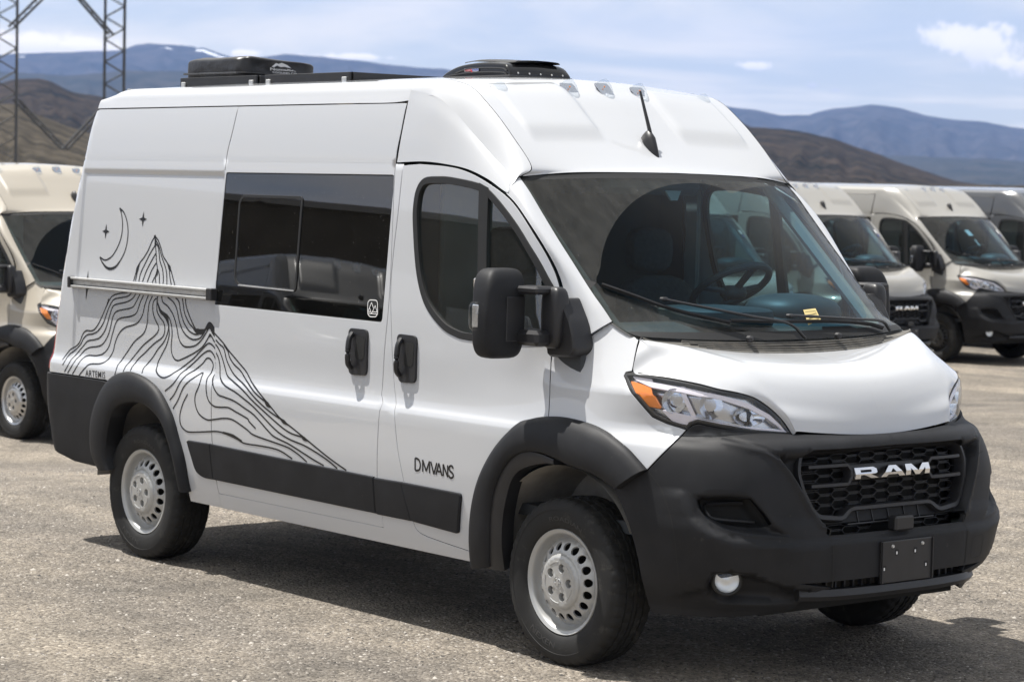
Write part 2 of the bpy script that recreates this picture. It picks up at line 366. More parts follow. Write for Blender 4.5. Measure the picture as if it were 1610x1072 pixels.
# ------------------------------------------------------------------ polygon tools
def densify(poly, step, closed=True):
    out = []; n = len(poly)
    for i in range(n if closed else n-1):
        a = np.array(poly[i]); b = np.array(poly[(i+1) % n]); k = max(1, int(math.ceil(np.linalg.norm(b-a)/step)))
        for j in range(k): out.append(tuple(a+(b-a)*j/k))
    if not closed: out.append(tuple(poly[-1]))
    return out
def cr(pts, n=6, closed=False, tens=.5):
    """Catmull-Rom through the points (any dimension)"""
    P = [np.array(p, float) for p in pts]; m = len(P); out = []
    for i in range(m if closed else m-1):
        p0 = P[(i-1) % m] if closed or i > 0 else 2*P[0]-P[1]; p1 = P[i]; p2 = P[(i+1) % m]; p3 = P[(i+2) % m] if closed or i+2 < m else 2*P[-1]-P[-2]
        for j in range(n):
            s = j/n; out.append(.5*(2*p1+(p2-p0)*s+(2*p0-5*p1+4*p2-p3)*s*s+(3*p1-p0-3*p2+p3)*s**3))
    if not closed: out.append(P[-1])
    return [tuple(p) for p in out]
def rnd_poly(poly, r, n=4):
    """polygon with every corner rounded by radius r (number or list)"""
    out = []; m = len(poly)
    for i in range(m):
        ri = r[i] if isinstance(r, (list, tuple)) else r
        a, b, c = (np.array(poly[(i+k) % m], float) for k in (-1, 0, 1))
        u = a-b; v = c-b; lu, lv = np.linalg.norm(u), np.linalg.norm(v)
        if ri <= 0 or lu < 1e-9 or lv < 1e-9: out.append(tuple(b)); continue
        d = min(ri, lu*.48, lv*.48); p = b+u/lu*d; q = b+v/lv*d
        for k in range(n+1):
            s = k/n; out.append(tuple((1-s)**2*p+2*s*(1-s)*b+s*s*q))
    return out
def area(poly):
    p = np.array(poly); return .5*np.sum(p[:, 0]*np.roll(p[:, 1], -1)-np.roll(p[:, 0], -1)*p[:, 1])
def ccw(poly): return list(poly) if area(poly) > 0 else list(poly)[::-1]
def outn(poly):
    p = np.array(poly); d = np.roll(p, -1, 0)-p; d /= np.linalg.norm(d, axis=1, keepdims=True)+1e-12
    n = np.stack([d[:, 1], -d[:, 0]], 1); m = n+np.roll(n, 1, 0); l = np.linalg.norm(m, axis=1, keepdims=True); m = m/np.maximum(l, .6)
    return m
def offset(poly, d): p = np.array(ccw(poly)); return [tuple(q) for q in p+outn(p)*d]
def inside(pts, poly):
    x, y = pts[:, 0], pts[:, 1]; p = np.array(poly); r = np.zeros(len(x), bool); j = len(p)-1
    for i in range(len(p)):
        c = ((p[i, 1] > y) != (p[j, 1] > y)) & (x < (p[j, 0]-p[i, 0])*(y-p[i, 1])/(p[j, 1]-p[i, 1]+1e-15)+p[i, 0]); r ^= c; j = i
    return r
def segdist(pts, poly, closed=True):
    p = np.array(poly); q = np.roll(p, -1, 0) if closed else p[1:]; p = p if closed else p[:-1]
    best = np.full(len(pts), 1e9)
    for k in range(0, len(p), 64):
        a = p[k:k+64]; d = q[k:k+64]-a; l = (d*d).sum(1)+1e-18
        w = pts[:, None, :]-a[None]; s = np.clip((w*d[None]).sum(2)/l[None], 0, 1)
        best = np.minimum(best, np.sqrt(((w-s[..., None]*d[None])**2).sum(2)).min(1))
    return best
def sdist(pts, poly): d = segdist(pts, poly); return np.where(inside(pts, poly), d, -d)
def skin(name, outline, m, parent=None, holes=(), creases=(), step=.04, xs=(), zs=(), off=0., rim=.018, gap=.0042, fmap=body, disp=disp_side, side='R', open_t=None, faceid=None, cham=.0018, both=False):
    """panel cut from a surface: outline in (t, z), true thickness turned in at every edge, normals of the surface itself"""
    outline = ccw(densify(offset(outline, -gap) if gap else outline, step)); holes = [ccw(densify(offset(h, gap) if gap else h, step)) for h in holes]
    P = list(outline); loops = [list(range(len(P)))]; E = [(i, (i+1) % len(P)) for i in range(len(P))]
    for h in holes:
        b = len(P); P += h; loops.append(list(range(b, b+len(h)))); E += [(b+i, b+(i+1) % len(h)) for i in range(len(h))]
    cl = [densify(c, step, False) for c in creases]
    for c in cl:
        b = len(P); P += c; E += [(b+i, b+i+1) for i in range(len(c)-1)]
    bnd = np.array(outline); x0, z0 = bnd.min(0); x1, z1 = bnd.max(0)
    gx = sorted(set([round(v, 5) for v in np.arange(x0+step/2, x1, step)]+[v for v in xs if x0 < v < x1])); gz = sorted(set([round(v, 5) for v in np.arange(z0+step/2, z1, step)]+[v for v in zs if z0 < v < z1]))
    def thin(g, keep):
        out = []
        for v in g:
            if any(abs(v-k) < .004 and v != k for k in keep): continue
            out.append(v)
        return out
    gx = thin(gx, xs); gz = thin(gz, zs)
    G = np.array([(a, b) for a in gx for b in gz])
    if len(G):
        k = inside(G, outline) & (segdist(G, outline) > step*.3)
        for h in holes: k &= ~inside(G, h) & (segdist(G, h) > step*.3)
        for c in cl: k &= segdist(G, c, False) > step*.3
        P += [tuple(g) for g in G[k]]
    r = delaunay_2d_cdt([Vector(p) for p in P], E, [], 0, 1e-6)
    V2 = np.array([tuple(v) for v in r[0]]); T = np.array([tuple(f) for f in r[2]])
    C = V2[T].mean(1); k = inside(C, outline)
    for h in holes: k &= ~inside(C, h)
    T = T[k]
    A2 = V2[T]; ar = (A2[:, 1, 0]-A2[:, 0, 0])*(A2[:, 2, 1]-A2[:, 0, 1])-(A2[:, 1, 1]-A2[:, 0, 1])*(A2[:, 2, 0]-A2[:, 0, 0]); T[ar < 0] = T[ar < 0][:, ::-1]
    kw = {} if fmap is not body else dict(disp=disp)
    def f(t, z, o): return fmap(t, z, o, **kw)
    V3, N3 = f(V2[:, 0], V2[:, 1], off)
    V = [tuple(v) for v in V3]; Nn = [tuple(n) for n in N3]; F = [tuple(q) for q in T]; mi = [0]*len(F)
    if faceid is not None: mi = [int(v) for v in faceid(V2[T].mean(1))]
    if rim:
        for li, lp in enumerate([outline]+holes):
            p = np.array(lp); n = outn(p)*(1 if li == 0 else -1); m_ = len(p)
            r0, _ = f(p[:, 0], p[:, 1], off); q1 = p+n*cham; r1, n1 = f(q1[:, 0], q1[:, 1], off-cham*1.2); r2, _ = f(q1[:, 0], q1[:, 1], off-rim)
            t3, _ = f((p+n*.01)[:, 0], (p+n*.01)[:, 1], off); on = t3-r0; on /= np.linalg.norm(on, axis=1, keepdims=True)+1e-9
            _, n0 = f(p[:, 0], p[:, 1], off)
            b = len(V); V += [tuple(v) for v in np.concatenate([r0, r1, r1, r2])]
            c1 = on+n1; c1 /= np.linalg.norm(c1, axis=1, keepdims=True)
            Nn += [tuple(v) for v in np.concatenate([n0, c1, on, on])]
            for i in range(m_):
                j = (i+1) % m_
                if open_t is not None and abs(p[i, 0]-open_t) < .006 and abs(p[j, 0]-open_t) < .006: continue
                q = [(b+i, b+m_+i, b+m_+j, b+j), (b+2*m_+i, b+3*m_+i, b+3*m_+j, b+2*m_+j)]
                if li: q = [g[::-1] for g in q]
                F += q; mi += [0, 1 if m == 'paint' else 0]  # painted panels: inner edge walls coloured dark, the gap's shade put into colour
    if both:
        k = len(V); V += [(v[0], -v[1], v[2]) for v in V]; Nn += [(n[0], -n[1], n[2]) for n in Nn]; F += [tuple(k+i for i in g)[::-1] for g in F]; mi += mi
    elif side == 'L':
        V = [(v[0], -v[1], v[2]) for v in V]; Nn = [(n[0], -n[1], n[2]) for n in Nn]; F = [g[::-1] for g in F]
    o = mk(name, V, F, ['paint', 'gap'] if m == 'paint' else m, parent, normals=Nn)
    if faceid is not None or m == 'paint': o.data.polygons.foreach_set('material_index', mi)
    return o
def patch(name, rows, m, parent=None, nu=6, nv=6, rim=.0, both=False, sharp=None, faceid=None, disp=None):
    """smooth sheet through a grid of 3D points (rows of equal length), Catmull-Rom both ways"""
    R1 = [cr(r, nv) for r in rows]; R1 = np.array(R1); G = np.array([cr(list(R1[:, j]), nu) for j in range(R1.shape[1])]).transpose(1, 0, 2)
    a, b = G.shape[:2]
    du = np.gradient(G, axis=0); dv = np.gradient(G, axis=1); n = np.cross(du, dv); n /= np.linalg.norm(n, axis=2, keepdims=True)+1e-12
    if disp is not None:
        s_ = 1 if n[..., 2].mean() > 0 else -1; G = G+n*s_*disp(G)[..., None]
        du = np.gradient(G, axis=0); dv = np.gradient(G, axis=1); n = np.cross(du, dv); n /= np.linalg.norm(n, axis=2, keepdims=True)+1e-12
    V = G.reshape(-1, 3); Nn = n.reshape(-1, 3)
    F = [(i*b+j, (i+1)*b+j, (i+1)*b+j+1, i*b+j+1) for i in range(a-1) for j in range(b-1)]
    # outward = away from the axis (y = 0, z = 1.2)
    c = V-np.array([-1.5, 0, 1.0]); flip = (Nn*c).sum() < 0
    if flip: Nn = -Nn; F = [f[::-1] for f in F]
    V = V.tolist(); Nn = Nn.tolist()
    if rim:
        bd = [i*b for i in range(a)]+[(a-1)*b+j for j in range(1, b)]+[i*b+b-1 for i in range(a-2, -1, -1)]+[j for j in range(b-2, 0, -1)]
        k = len(V)
        for q in bd: V.append(V[q]); Nn.append(Nn[q])
        cen = np.mean(V, 0); m_ = len(bd)
        for q in bd:
            p = np.array(V[q])-np.array(Nn[q])*rim; V.append(p.tolist()); Nn.append(Nn[q])
        for i in range(m_):
            j = (i+1) % m_
            F.append((k+i, k+j, k+m_+j, k+m_+i)); 
    if both:
        k = len(V); F += [tuple(k+i for i in f)[::-1] for f in F]; V += [[v[0], -v[1], v[2]] for v in V]; Nn += [[q[0], -q[1], q[2]] for q in Nn]
    return mk(name, V, F, m, parent, normals=Nn)
# ================================================================== THE VAN
van = empty('camper_van', (0, 0, 0), 0, 'white high-roof camper van with black mountain line art on its side', 'van')
RS = []                                                    # right-hand parts that get a twin on the left
def R_(o): RS.append(o); return o
FZ = [2.120, 2.1265, 2.130, 2.134, 2.138, 2.1415, 2.148]     # feature rows: the groove
RZ = [2.055, 2.062, 2.070, 2.078, 2.085, 2.092, 1.02, 1.028, 1.036, 1.045, 1.052]; SZ = [.975, .985, .995, 1.005, 1.015, 1.03, 1.05]
RX = [-4.235, -4.227, -4.220, -4.212, -4.205]
OFF = [(745, 888), (741, 840), (744, 800), (752, 762), (766, 728), (783, 700), (803, 678), (826, 663), (850, 656), (880, 655), (905, 659), (935, 668), (960, 682), (985, 702), (1004, 722), (1018, 738)]
IFF = [(768, 892), (767, 850), (768, 812), (774, 772), (788, 738), (806, 717), (828, 710), (850, 713), (872, 722), (895, 733), (922, 742), (944, 754), (965, 769)]
ORF = [(159, 736), (148, 712), (145, 687), (146, 661), (151, 639), (159, 619), (168, 603), (181, 590), (197, 585), (213, 586), (232, 595), (248, 609), (260, 627), (273, 655), (282, 687), (292, 725), (301, 772)]
IRF = [(171, 739), (165, 725), (164, 699), (167, 674), (173, 652), (182, 639), (197, 633), (213, 633), (228, 639), (241, 650), (252, 665), (260, 684), (270, 718), (277, 752), (281, 771)]
tOFF, tIFF, tORF, tIRF = hit(OFF, .0), hit(IFF, .04), hit(ORF, .0), hit(IRF, .04)
def resample(p, n):
    p = np.array(cr(p, 8)); d = np.concatenate([[0], np.cumsum(np.linalg.norm(np.diff(p, axis=0), axis=1))]); s = np.linspace(0, d[-1], n)
    return np.stack([np.interp(s, d, p[:, 0]), np.interp(s, d, p[:, 1])], 1)
def midline(a, b, w, n=40): A = resample(a, n); B = resample(b, n); return [tuple(q) for q in A*(1-w)+B*w]
def flare(name, outer, inner, prof, m='plastic', parent=van, n=64):
    A = resample(outer, n); B = resample(inner, n); rows = []
    V = []; NN = len(prof)
    for s, o in prof:
        Q = A*(1-s)+B*s; P, _ = body(Q[:, 0], Q[:, 1], o, None); V.append(P)
    V = np.array(V); G = V.transpose(1, 0, 2).reshape(-1, 3)
    F = [(i*NN+j, (i+1)*NN+j, (i+1)*NN+j+1, i*NN+j+1) for i in range(n-1) for j in range(NN-1)]
    F += [tuple(range(NN)), tuple((n-1)*NN+j for j in range(NN))[::-1]]
    # orientation
    P = np.array(G); f = F[(NN-1)*20+2]; nn = np.cross(P[f[1]]-P[f[0]], P[f[3]]-P[f[0]])
    if nn[1] > 0: F = [q[::-1] for q in F]
    return mk(name, G, F, m, parent, angle=38)
PROF = [(0, -.004), (.0, .008), (.035, .020), (.12, .032), (.3, .043), (.6, .048), (.86, .046), (.96, .040), (1, .030), (1.0, -.07)]
def band(name, px, **k): pass

# ---- side panels
cutR = midline(tORF, tIRF, .55); cutF = midline(tOFF, tIFF, .55)
slide = hit([(375, 166), (366, 205), (355, 255), (346, 360), (337, 480), (334, 600), (333, 690), (341, 752)])
slideF = hit([(640, 160), (631, 205), (622, 255), (617, 360), (612, 470), (604, 560), (600, 620), (602, 632), (597, 645), (594, 690), (593, 750), (600, 800), (603, 830)])
def setz(p, z): return [(p[0], z)]
zt = 2.414; xa = -2.585; xb = -1.185
sl_rear = [(slide[0][0], zt)]+slide[1:-1]+[(slide[-1][0], .436)]
sl_front = [(slideF[0][0], zt)]+slideF[1:-1]+[(slideF[-1][0], .436)]
sl_rear = [tuple(v) for v in cr(sl_rear, 4)]; sl_front = [sl_front[0]]+[tuple(v) for v in cr(sl_front[:7], 4)][1:]+sl_front[7:]
SEAM[:] = [[p[1] for p in sl_rear[::-1]], [p[0] for p in sl_rear[::-1]]]
# rear quarter
def zcut(pts, z0):                                              # lowest points of the wheel-arch cut brought to the sill
    return pts
q_out = [(-4.60, .935), (-4.50, 1.6), (-4.40, 2.1), (-4.36, 2.25), (-4.30, 2.35), (-4.22, 2.40), (-4.14, zt)]+[(sl_rear[0][0], zt)]+sl_rear[1:]+[(sl_rear[-1][0], .36), (cutR[-1][0]+.0, .36)]+[p for p in cutR[::-1] if p[1] > .36 and not (p[0] < -3.6 and p[1] < .935)]+[(-3.80, .935)]
R_(skin('rear_quarter_panel', q_out, 'paint', van, step=.045, zs=FZ+RZ+SZ, xs=RX))
R_(flare('wheel_arch_flare', tORF, tIRF, PROF))
R_(flare('wheel_arch_flare', tOFF, tIFF, PROF))
# inner arch trim, front
tIN = hit([(793, 897), (788, 850), (790, 812), (797, 775), (806, 750), (822, 736), (850, 729), (872, 731)], .02)
tI2 = hit([(768, 892), (767, 850), (768, 812), (774, 772), (788, 738), (806, 717), (828, 710), (850, 713), (872, 722)], .02)
R_(flare('arch_trim', tI2, tIN, [(0, .020), (.0, .026), (.3, .028), (.8, .026), (1, .018), (1, -.05)], 'plastic2', n=40))
# sliding door with its window opening
wz = hit([(356, 272), (620, 276), (600, 506), (337, 478)], 0)
win = rnd_poly([wz[3], wz[2], wz[1], wz[0]], [.012, .02, .02, .012])
sl_out = sl_rear[::-1]+sl_front
door = skin('sliding_door', sl_rear[::-1]+sl_front, 'paint', van, holes=[win], step=.045, zs=FZ+SZ); R_(door)
R_(skin('window_pane', win, 'privacy', van, step=.08, off=-.003, gap=.003, rim=.006))
R_(skin('window_backing', offset(win, .03), 'inner', van, step=.1, off=-.03, gap=0, rim=0))
iw = hit([(378, 318), (383, 310), (474, 313), (463, 455), (376, 447), (370, 438)], 0)
iw = rnd_poly(iw, [.03, .05, .015, .015, .05, .03])
fr = [tuple(p) for p in offset(iw, .012)]
vent = skin('vent_window', iw, 'privacy', van, step=.08, off=-.0005, gap=0, rim=.003); R_(vent)
R_(skin('vent_window_frame', fr, 'seal', van, holes=[iw], step=.03, off=.0022, gap=0, rim=.004))
ob = skin('window_trim', hit([(374, 449), (376, 447), (462, 456.5), (462, 458)], 0), 'alu', van, step=.05, off=.003, gap=0, rim=.003, cham=.0004); R_(ob)
# B pillar strip between the two doors
cdr = hit([(633, 262), (626, 330), (618, 400), (614, 455), (615, 520), (619, 600), (622, 630), (620, 645), (624, 700), (631, 740), (638, 775), (646, 810), (656, 834), (672, 844)])
cdr = [tuple(v) for v in cr(cdr, 4)]
bp = sl_front[::-1][0:]
bot = .36
b_out = [(sl_rear[-1][0], .36), (-.55, .36), (-.55, .405)]+[(cdr[-1][0], .405)]+[(p[0], p[1]) for p in cdr[::-1] if p[1] > .405]+[(cdr[0][0], 2.137), (sl_front[0][0]+.068, 2.137)]+[p for p in sl_front if p[1] < 2.13]+[(sl_rear[-1][0], .4345)]
dbot = hit([(700, 854), (745, 869)]); b_out = [(sl_rear[-1][0], .36), (-.50, .36), (-.50, dbot[1][1]-.002), dbot[1], dbot[0]]+cdr[::-1][:-1]+[(cdr[0][0]+.004, 2.131), (sl_front[8][0], 2.131)]+[p for p in sl_front if p[1] < 2.125]+[(sl_rear[-1][0], .436)]
R_(skin('side_sill_and_pillar', b_out, 'paint', van, step=.045, zs=SZ, gap=.002))
# cab door
cdf = hit([(633, 260), (660, 257.5), (700, 261), (730, 268), (762, 284), (800, 312), (825, 345), (850, 385), (870, 422), (880, 452), (882, 475), (876, 500), (869, 530), (866, 570), (862, 655)])
cdf = [cdf[0]]+[tuple(v) for v in cr(cdf[1:], 4)]
ds = hit([(650, 360), (650, 327), (655, 298), (667, 281), (690, 278.5), (711, 280), (751, 288.6), (768, 298.6), (788, 320.5), (815, 357), (842, 401), (862, 437), (878, 470), (874, 500), (869, 535), (845, 541), (790, 540), (734, 534), (714, 528), (695, 516), (674, 490), (662, 462), (654, 420)])
seal_o = [tuple(v) for v in cr(ds, 4, closed=True)]
cd_out = cdr[::-1][:0]+cdf[::-1]+cdr+dbot+[(cutF[0][0], dbot[1][1]-.001)]+[p for p in cutF if p[1] > .41 and p[0] < hit([(862, 655)])[0][0]]
R_(skin('cab_door', cd_out, 'paint', van, holes=[seal_o], step=.045, zs=SZ+[1.36, 1.38, 1.33]))
seal_i = [tuple(q) for q in offset(seal_o, -.028)]
R_(skin('window_seal', seal_o, 'seal', van, holes=[seal_i], step=.03, off=.003, gap=0, rim=.02))
R_(skin('door_glass', offset(seal_i, .004), 'glass_side', van, step=.08, off=-.012, gap=0, rim=0))
dv = hit([(754, 288), (768, 296), (765, 400), (765, 540), (750, 540), (752, 400)], 0)
R_(skin('window_divider', dv, 'seal', van, step=.04, off=.004, gap=0, rim=.02))

# ---- upper cab side, pillar strip, roof
def side_pt(px, off=0): t, z = hit([px])[0]; return body(np.array([t]), np.array([z]), off)[0][0]
Gp = [(622, 255), (665, 254), (700, 258), (735, 266), (766, 281), (788, 297)]
Kp = [(642, 141), (684, 151), (712, 173), (740, 205), (768, 238), (800, 276)]
Sp = [(655, 127), (705, 126), (740, 137), (775, 173), (806, 215), (835, 262)]
Krow = [np.array([-1.19, -.865, 2.474])]+[at(*p, 'y', -.865) for p in Kp[1:]]; Krow[-1] = at(800, 276, 'y', -.875)
Srow = [np.array([-1.25, -.79, 2.522])]+[at(*p, 'y', -.79) for p in Sp[1:]]
rows = []
for g, k in zip(Gp, Krow):
    G0 = side_pt(g)
    if g[0] == 622: G0 = np.array([sl_front[8][0]+.01, -fY(2.137), 2.137])
    a = G0*.62+k*.38; b = G0*.25+k*.75
    a[1] -= .006; b[1] -= .008
    rows.append([G0, a, b, k])
rows[0] = [np.array([-1.2, -fY(z)+.0, z]) if z < 2.43 else np.array([-1.19, -.865, 2.474]) for z in (2.137, 2.25, 2.40, 2.474)]
xs0 = [sl_front[8][0]+.012, sl_front[5][0]+.01, sl_front[0][0]+.008, sl_front[0][0]+.014]
for i in range(4): rows[0][i][0] = xs0[i]
_t = side_pt((797, 303)); _u = side_pt((799, 302)); rows.append([_t, _t*.66+_u*.34, _t*.33+_u*.67, _u])
R_(patch('cab_upper_side_panel', rows, 'paint', van, nu=8, nv=6, rim=.012))
Gq = [(796, 304), (812, 321), (832, 350), (855, 386), (874, 420), (885, 450), (888, 478), (893, 510), (904, 543)]
Wq = [(817, 279), (833, 302), (852, 334), (878, 377), (901, 413), (918, 440), (933, 463), (948, 484), (962, 505)]
Wy = [.845, .848, .85, .852, .852, .852, .852, .852, .852]
rows = [rows[-1]]; rows = []
Wrow = []
for i, (g, w) in enumerate(zip(Gq, Wq)):
    G0 = side_pt(g); W0 = at(*w, 'y', -Wy[i]); Wrow.append(W0)
    d = W0-G0; nrm = np.array([.55, -.8, .2]); mid1 = G0+d*.35+nrm*.016; mid2 = G0+d*.72+nrm*.014
    rows.append([G0, mid1, mid2, W0])
R_(patch('a_pillar', rows, 'paint', van, nu=6, nv=8, rim=.012))
# body-coloured piece above the pillar joint, between door gap and screen corner
rows = [[side_pt((789, 298)), side_pt((789, 298))*.5+Krow[-1]*.5+np.array([0, -.01, 0]), Krow[-1]], [side_pt((796, 303)), side_pt((796, 303))*.5+at(817, 278, 'y', -.845)*.5+np.array([0.005, -.012, .004]), at(818, 277, 'y', -.845)]]
# roof: rail (K to S) and panel (S to centre)
roofx = [-4.16, -4.05, -3.9, -3.2, -2.4, -1.8, -1.4]
def ksec(x):
    zdrop = .045*sst(-x, 3.95, 4.18)
    return [np.array([x, -fY(2.418)-.001, 2.418]), np.array([x, -.866, 2.452]), np.array([x, -.852, 2.488-zdrop*.5]), np.array([x, -.825, 2.512-zdrop]), np.array([x, -.79, 2.524-zdrop])]
rail = [ksec(x) for x in roofx]+[ksec(-1.19)]
for k, s_ in zip(Krow[1:], Srow[1:]):
    m1 = k*.67+s_*.33+np.array([.004, -.004, .008]); m2 = k*.33+s_*.67+np.array([.004, -.003, .008])
    k0 = k+np.array([0, -.0005, -.004]); rail.append([k0, k, m1, m2, s_])
rail[7][0] = np.array([-1.19, -.868, 2.44])
W00 = at(818, 277, 'y', -.846); rail.append([side_pt((799, 303)), side_pt((799, 303))*.6+W00*.4+np.array([.004, -.01, .002]), side_pt((799, 303))*.3+W00*.7+np.array([.004, -.01, .002]), W00+np.array([0, -.004, .001]), W00])
R_(patch('roof_rail', rail, 'paint', van, nu=6, nv=4, rim=.0))
def rpan(x, s, zc, dz): return None
cenx = [(-4.16, 2.50), (-4.05, 2.545), (-3.9, 2.565), (-3.2, 2.575), (-2.4, 2.575), (-1.8, 2.575), (-1.4, 2.572)]
proof = []
for (x, zc) in cenx:
    s_ = ksec(x)[4]; proof.append([s_+np.array([0, .004, 0]), np.array([x, -.6, zc-.028]), np.array([x, -.3, zc-.008]), np.array([x, 0, zc])])
CC = [(-1.10, 2.558), (-.985, 2.532), (-.865, 2.468), (-.735, 2.360), (-.60, 2.245), (-.475, 2.150)]
for s_, (cx_, cz) in zip(Srow, CC):
    s_ = s_+np.array([0, .004, 0]); c = np.array([cx_, 0, cz])
    dz = s_[2]-cz; a = np.array([cx_+(s_[0]-cx_)*.58, -.6, cz+dz*.52]); b = np.array([cx_+(s_[0]-cx_)*.14, -.3, cz+dz*.12])
    proof.append([s_, a, b, c])
WT = [np.array(W00+np.array([.002, .012, 0])), np.array([-.455, -.6, 2.106]), np.array([-.425, -.3, 2.114]), np.array([-.412, 0, 2.117])]
proof.append(WT)
def pads(G):
    xx, yy = G[..., 0], np.abs(G[..., 1]); return -.016*box_s(yy, .24, .70, .035)*sst(xx, -1.02, -.90)*(1-sst(xx, -.70, -.60))
patch('roof_panel', proof, 'paint', van, nu=14, nv=16, rim=.0, both=True, disp=lambda G: -pads(G))

# ---- windshield
def resample3(p, n):
    p = np.array(cr(p, 10)); d = np.concatenate([[0], np.cumsum(np.linalg.norm(np.diff(p, axis=0), axis=1))]); s = np.linspace(0, d[-1], n)
    return np.stack([np.interp(s, d, p[:, k]) for k in range(3)], 1)
def wrow(s, corner, cen):
    return [corner, corner*.72+cen*.28+np.array([.035, 0, .012])*s, corner*.36+cen*.64+np.array([.02, 0, .006])*s, cen]
top = [np.array([-.478, -.828, 2.090]), np.array([-.445, -.6, 2.102]), np.array([-.418, -.3, 2.110]), np.array([-.405, 0, 2.113])]
bott = [np.array([.262, -.835, 1.425]), np.array([.345, -.6, 1.385]), np.array([.385, -.3, 1.368]), np.array([.395, 0, 1.362])]
_edge = resample3([W00+np.array([0, .006, -.003])]+[w+np.array([0, .004, 0]) for w in Wrow]+[np.array([.262, -.842, 1.424])], 80)
_cent = resample3([np.array([-.405, 0, 2.113]), np.array([-.12, 0, 1.885]), np.array([.14, 0, 1.648]), np.array([.380, 0, 1.400])], 80)
def wsurf(u, v):
    """u: 0 centre .. 1 right edge (negative = left), v: 0 top .. 1 bottom"""
    u = np.asarray(u, float); v = np.asarray(v, float)+0*u; a = np.abs(u); s = np.linspace(0, 1, 80)
    E = np.stack([np.interp(v, s, _edge[:, k])+(0 if k else 0) for k in range(3)], -1); C = np.stack([np.interp(v, s, _cent[:, k]) for k in range(3)], -1)
    e0 = np.clip(-v, 0, 1)[..., None]; e1 = np.clip(v-1, 0, 1)[..., None]; d = (_cent[-1]-_cent[0]); E = E-e0*d+e1*d; C = C-e0*d+e1*d
    w = a**2.3
    return np.stack([C[..., 0]+(E[..., 0]-C[..., 0])*w, E[..., 1]*u, C[..., 2]+(E[..., 2]-C[..., 2])*w], -1)
def wmap(u, v, off=0.):
    p = wsurf(u, v); e = 1e-3; n = np.cross(wsurf(u+e, v)-wsurf(u-e, v), wsurf(u, v+e)-wsurf(u, v-e)); n /= np.linalg.norm(n, axis=-1, keepdims=True)
    n = np.where(n[..., 2:3] < 0, -n, n); return p+n*off, n
def whit(pts):
    out = []; gu, gv = np.meshgrid(np.linspace(-1.02, 1.02, 60), np.linspace(-.02, 1.05, 50)); gu = gu.ravel(); gv = gv.ravel(); gq = project(wsurf(gu, gv))
    for px in pts:
        px = np.array(px, float); i = np.argmin(((gq-px)**2).sum(1)); v = np.array([gu[i], gv[i]])
        for _ in range(8):
            h = 1e-4; q = project(wsurf(np.array([v[0], v[0]+h, v[0]]), np.array([v[1], v[1], v[1]+h]))); J = np.array([(q[1]-q[0])/h, (q[2]-q[0])/h]).T
            v = v+np.linalg.solve(J, px-q[0])
        out.append((float(v[0]), float(v[1])))
    return out
wipe = whit([(945, 452), (944, 420), (949, 390), (960, 362), (978, 335), (1003, 312), (1035, 296), (1070, 289), (1105, 289), (1135, 296), (1150, 304), (1172, 297), (1200, 293), (1225, 295), (1245, 312), (1290, 375), (1330, 430), (1352, 470), (1362, 498), (1335, 512), (1150, 508), (1040, 484)])
wipe_s = [tuple(v) for v in cr(wipe, 4, closed=True)]
wout = rnd_poly([(-1, 0), (-1, 1), (1, 1), (1, 0)], .045, 5)
wpane = skin('windshield', wout, ['glass_dust', 'glass', 'seal'], van, creases=[wipe_s+[wipe_s[0]]]+[], step=.06, fmap=wmap, gap=0, rim=.006, faceid=lambda c: np.where(np.maximum(np.abs(c[:, 0]) > .984, (c[:, 1] < .035) | (c[:, 1] > .955)), 2, np.where(inside(c, wipe_s), 1, 0)), xs=[-.984, .984], zs=[.035, .955])
skin('windshield_gasket', offset(wout, .008), 'seal', van, holes=[offset(wout, -.012)], step=.05, fmap=lambda u, v, o=0.: wmap(u, v, o), off=-.006, gap=0, rim=.004)

# ---- hood
hl_t = hit([(996, 585), (1034, 590.5), (1071, 597), (1105, 604), (1139, 613), (1163, 617), (1183, 623), (1208.5, 639), (1228, 657), (1246, 682)])
def bodp(tz, off=0): return body(np.array([tz[0]]), np.array([tz[1]]), off)[0][0]
HE = [bodp(h) for h in hl_t]                                  # hood edge above the headlight, rear to front
edge = [np.array([.297, -.842, 1.412]), np.array([.318, -.885, 1.345])]+HE
lipE = bodp(hit([(1247, 684)])[0])
sh = [np.array([.300, -.835, 1.4125]), np.array([.385, -.79, 1.398]), np.array([.445, -.75, 1.384]), np.array([.508, -.705, 1.366]), np.array([.570, -.655, 1.347]), np.array([.625, -.61, 1.328]), np.array([.675, -.585, 1.305]), np.array([.722, -.565, 1.270]), np.array([.765, -.545, 1.222]), np.array([.800, -.520, 1.175]), np.array([.845, -.492, 1.115]), np.array([.862, -.472, 1.062])]
cen = [(.455, 1.345), (.52, 1.337), (.57, 1.330), (.63, 1.320), (.685, 1.309), (.735, 1.294), (.775, 1.275), (.808, 1.247), (.838, 1.205), (.862, 1.160), (.888, 1.095), (.905, 1.035)]
edge[-1] = lipE
edge = list(resample3(edge[1:], 12)); sh = list(resample3(sh, 13))[1:]; cen3 = list(resample3([np.array([c[0], 0, c[1]]) for c in cen], 13))[1:]
edge = [np.array([.297, -.842, 1.412])]+edge; sh = [np.array([.300, -.835, 1.4125])]+sh; cen = [(.455, 1.345)]+[(c[0], c[2]) for c in cen3]
hrows = []
for E0, S0, c in zip(edge, sh, cen):
    C = np.array([c[0], 0, c[1]]); S1 = np.array(S0)
    f = lambda w, k: np.array([C[0]+(S1[0]-C[0])*w**k, S1[1]*w, C[2]+(S1[2]-C[2])*w**k])
    m = E0*.5+S1*.5+np.array([.004, -.003, .003])
    hrows.append([E0, m, S1, f(.82, 1.75), f(.55, 1.8), f(.27, 1.9), C])
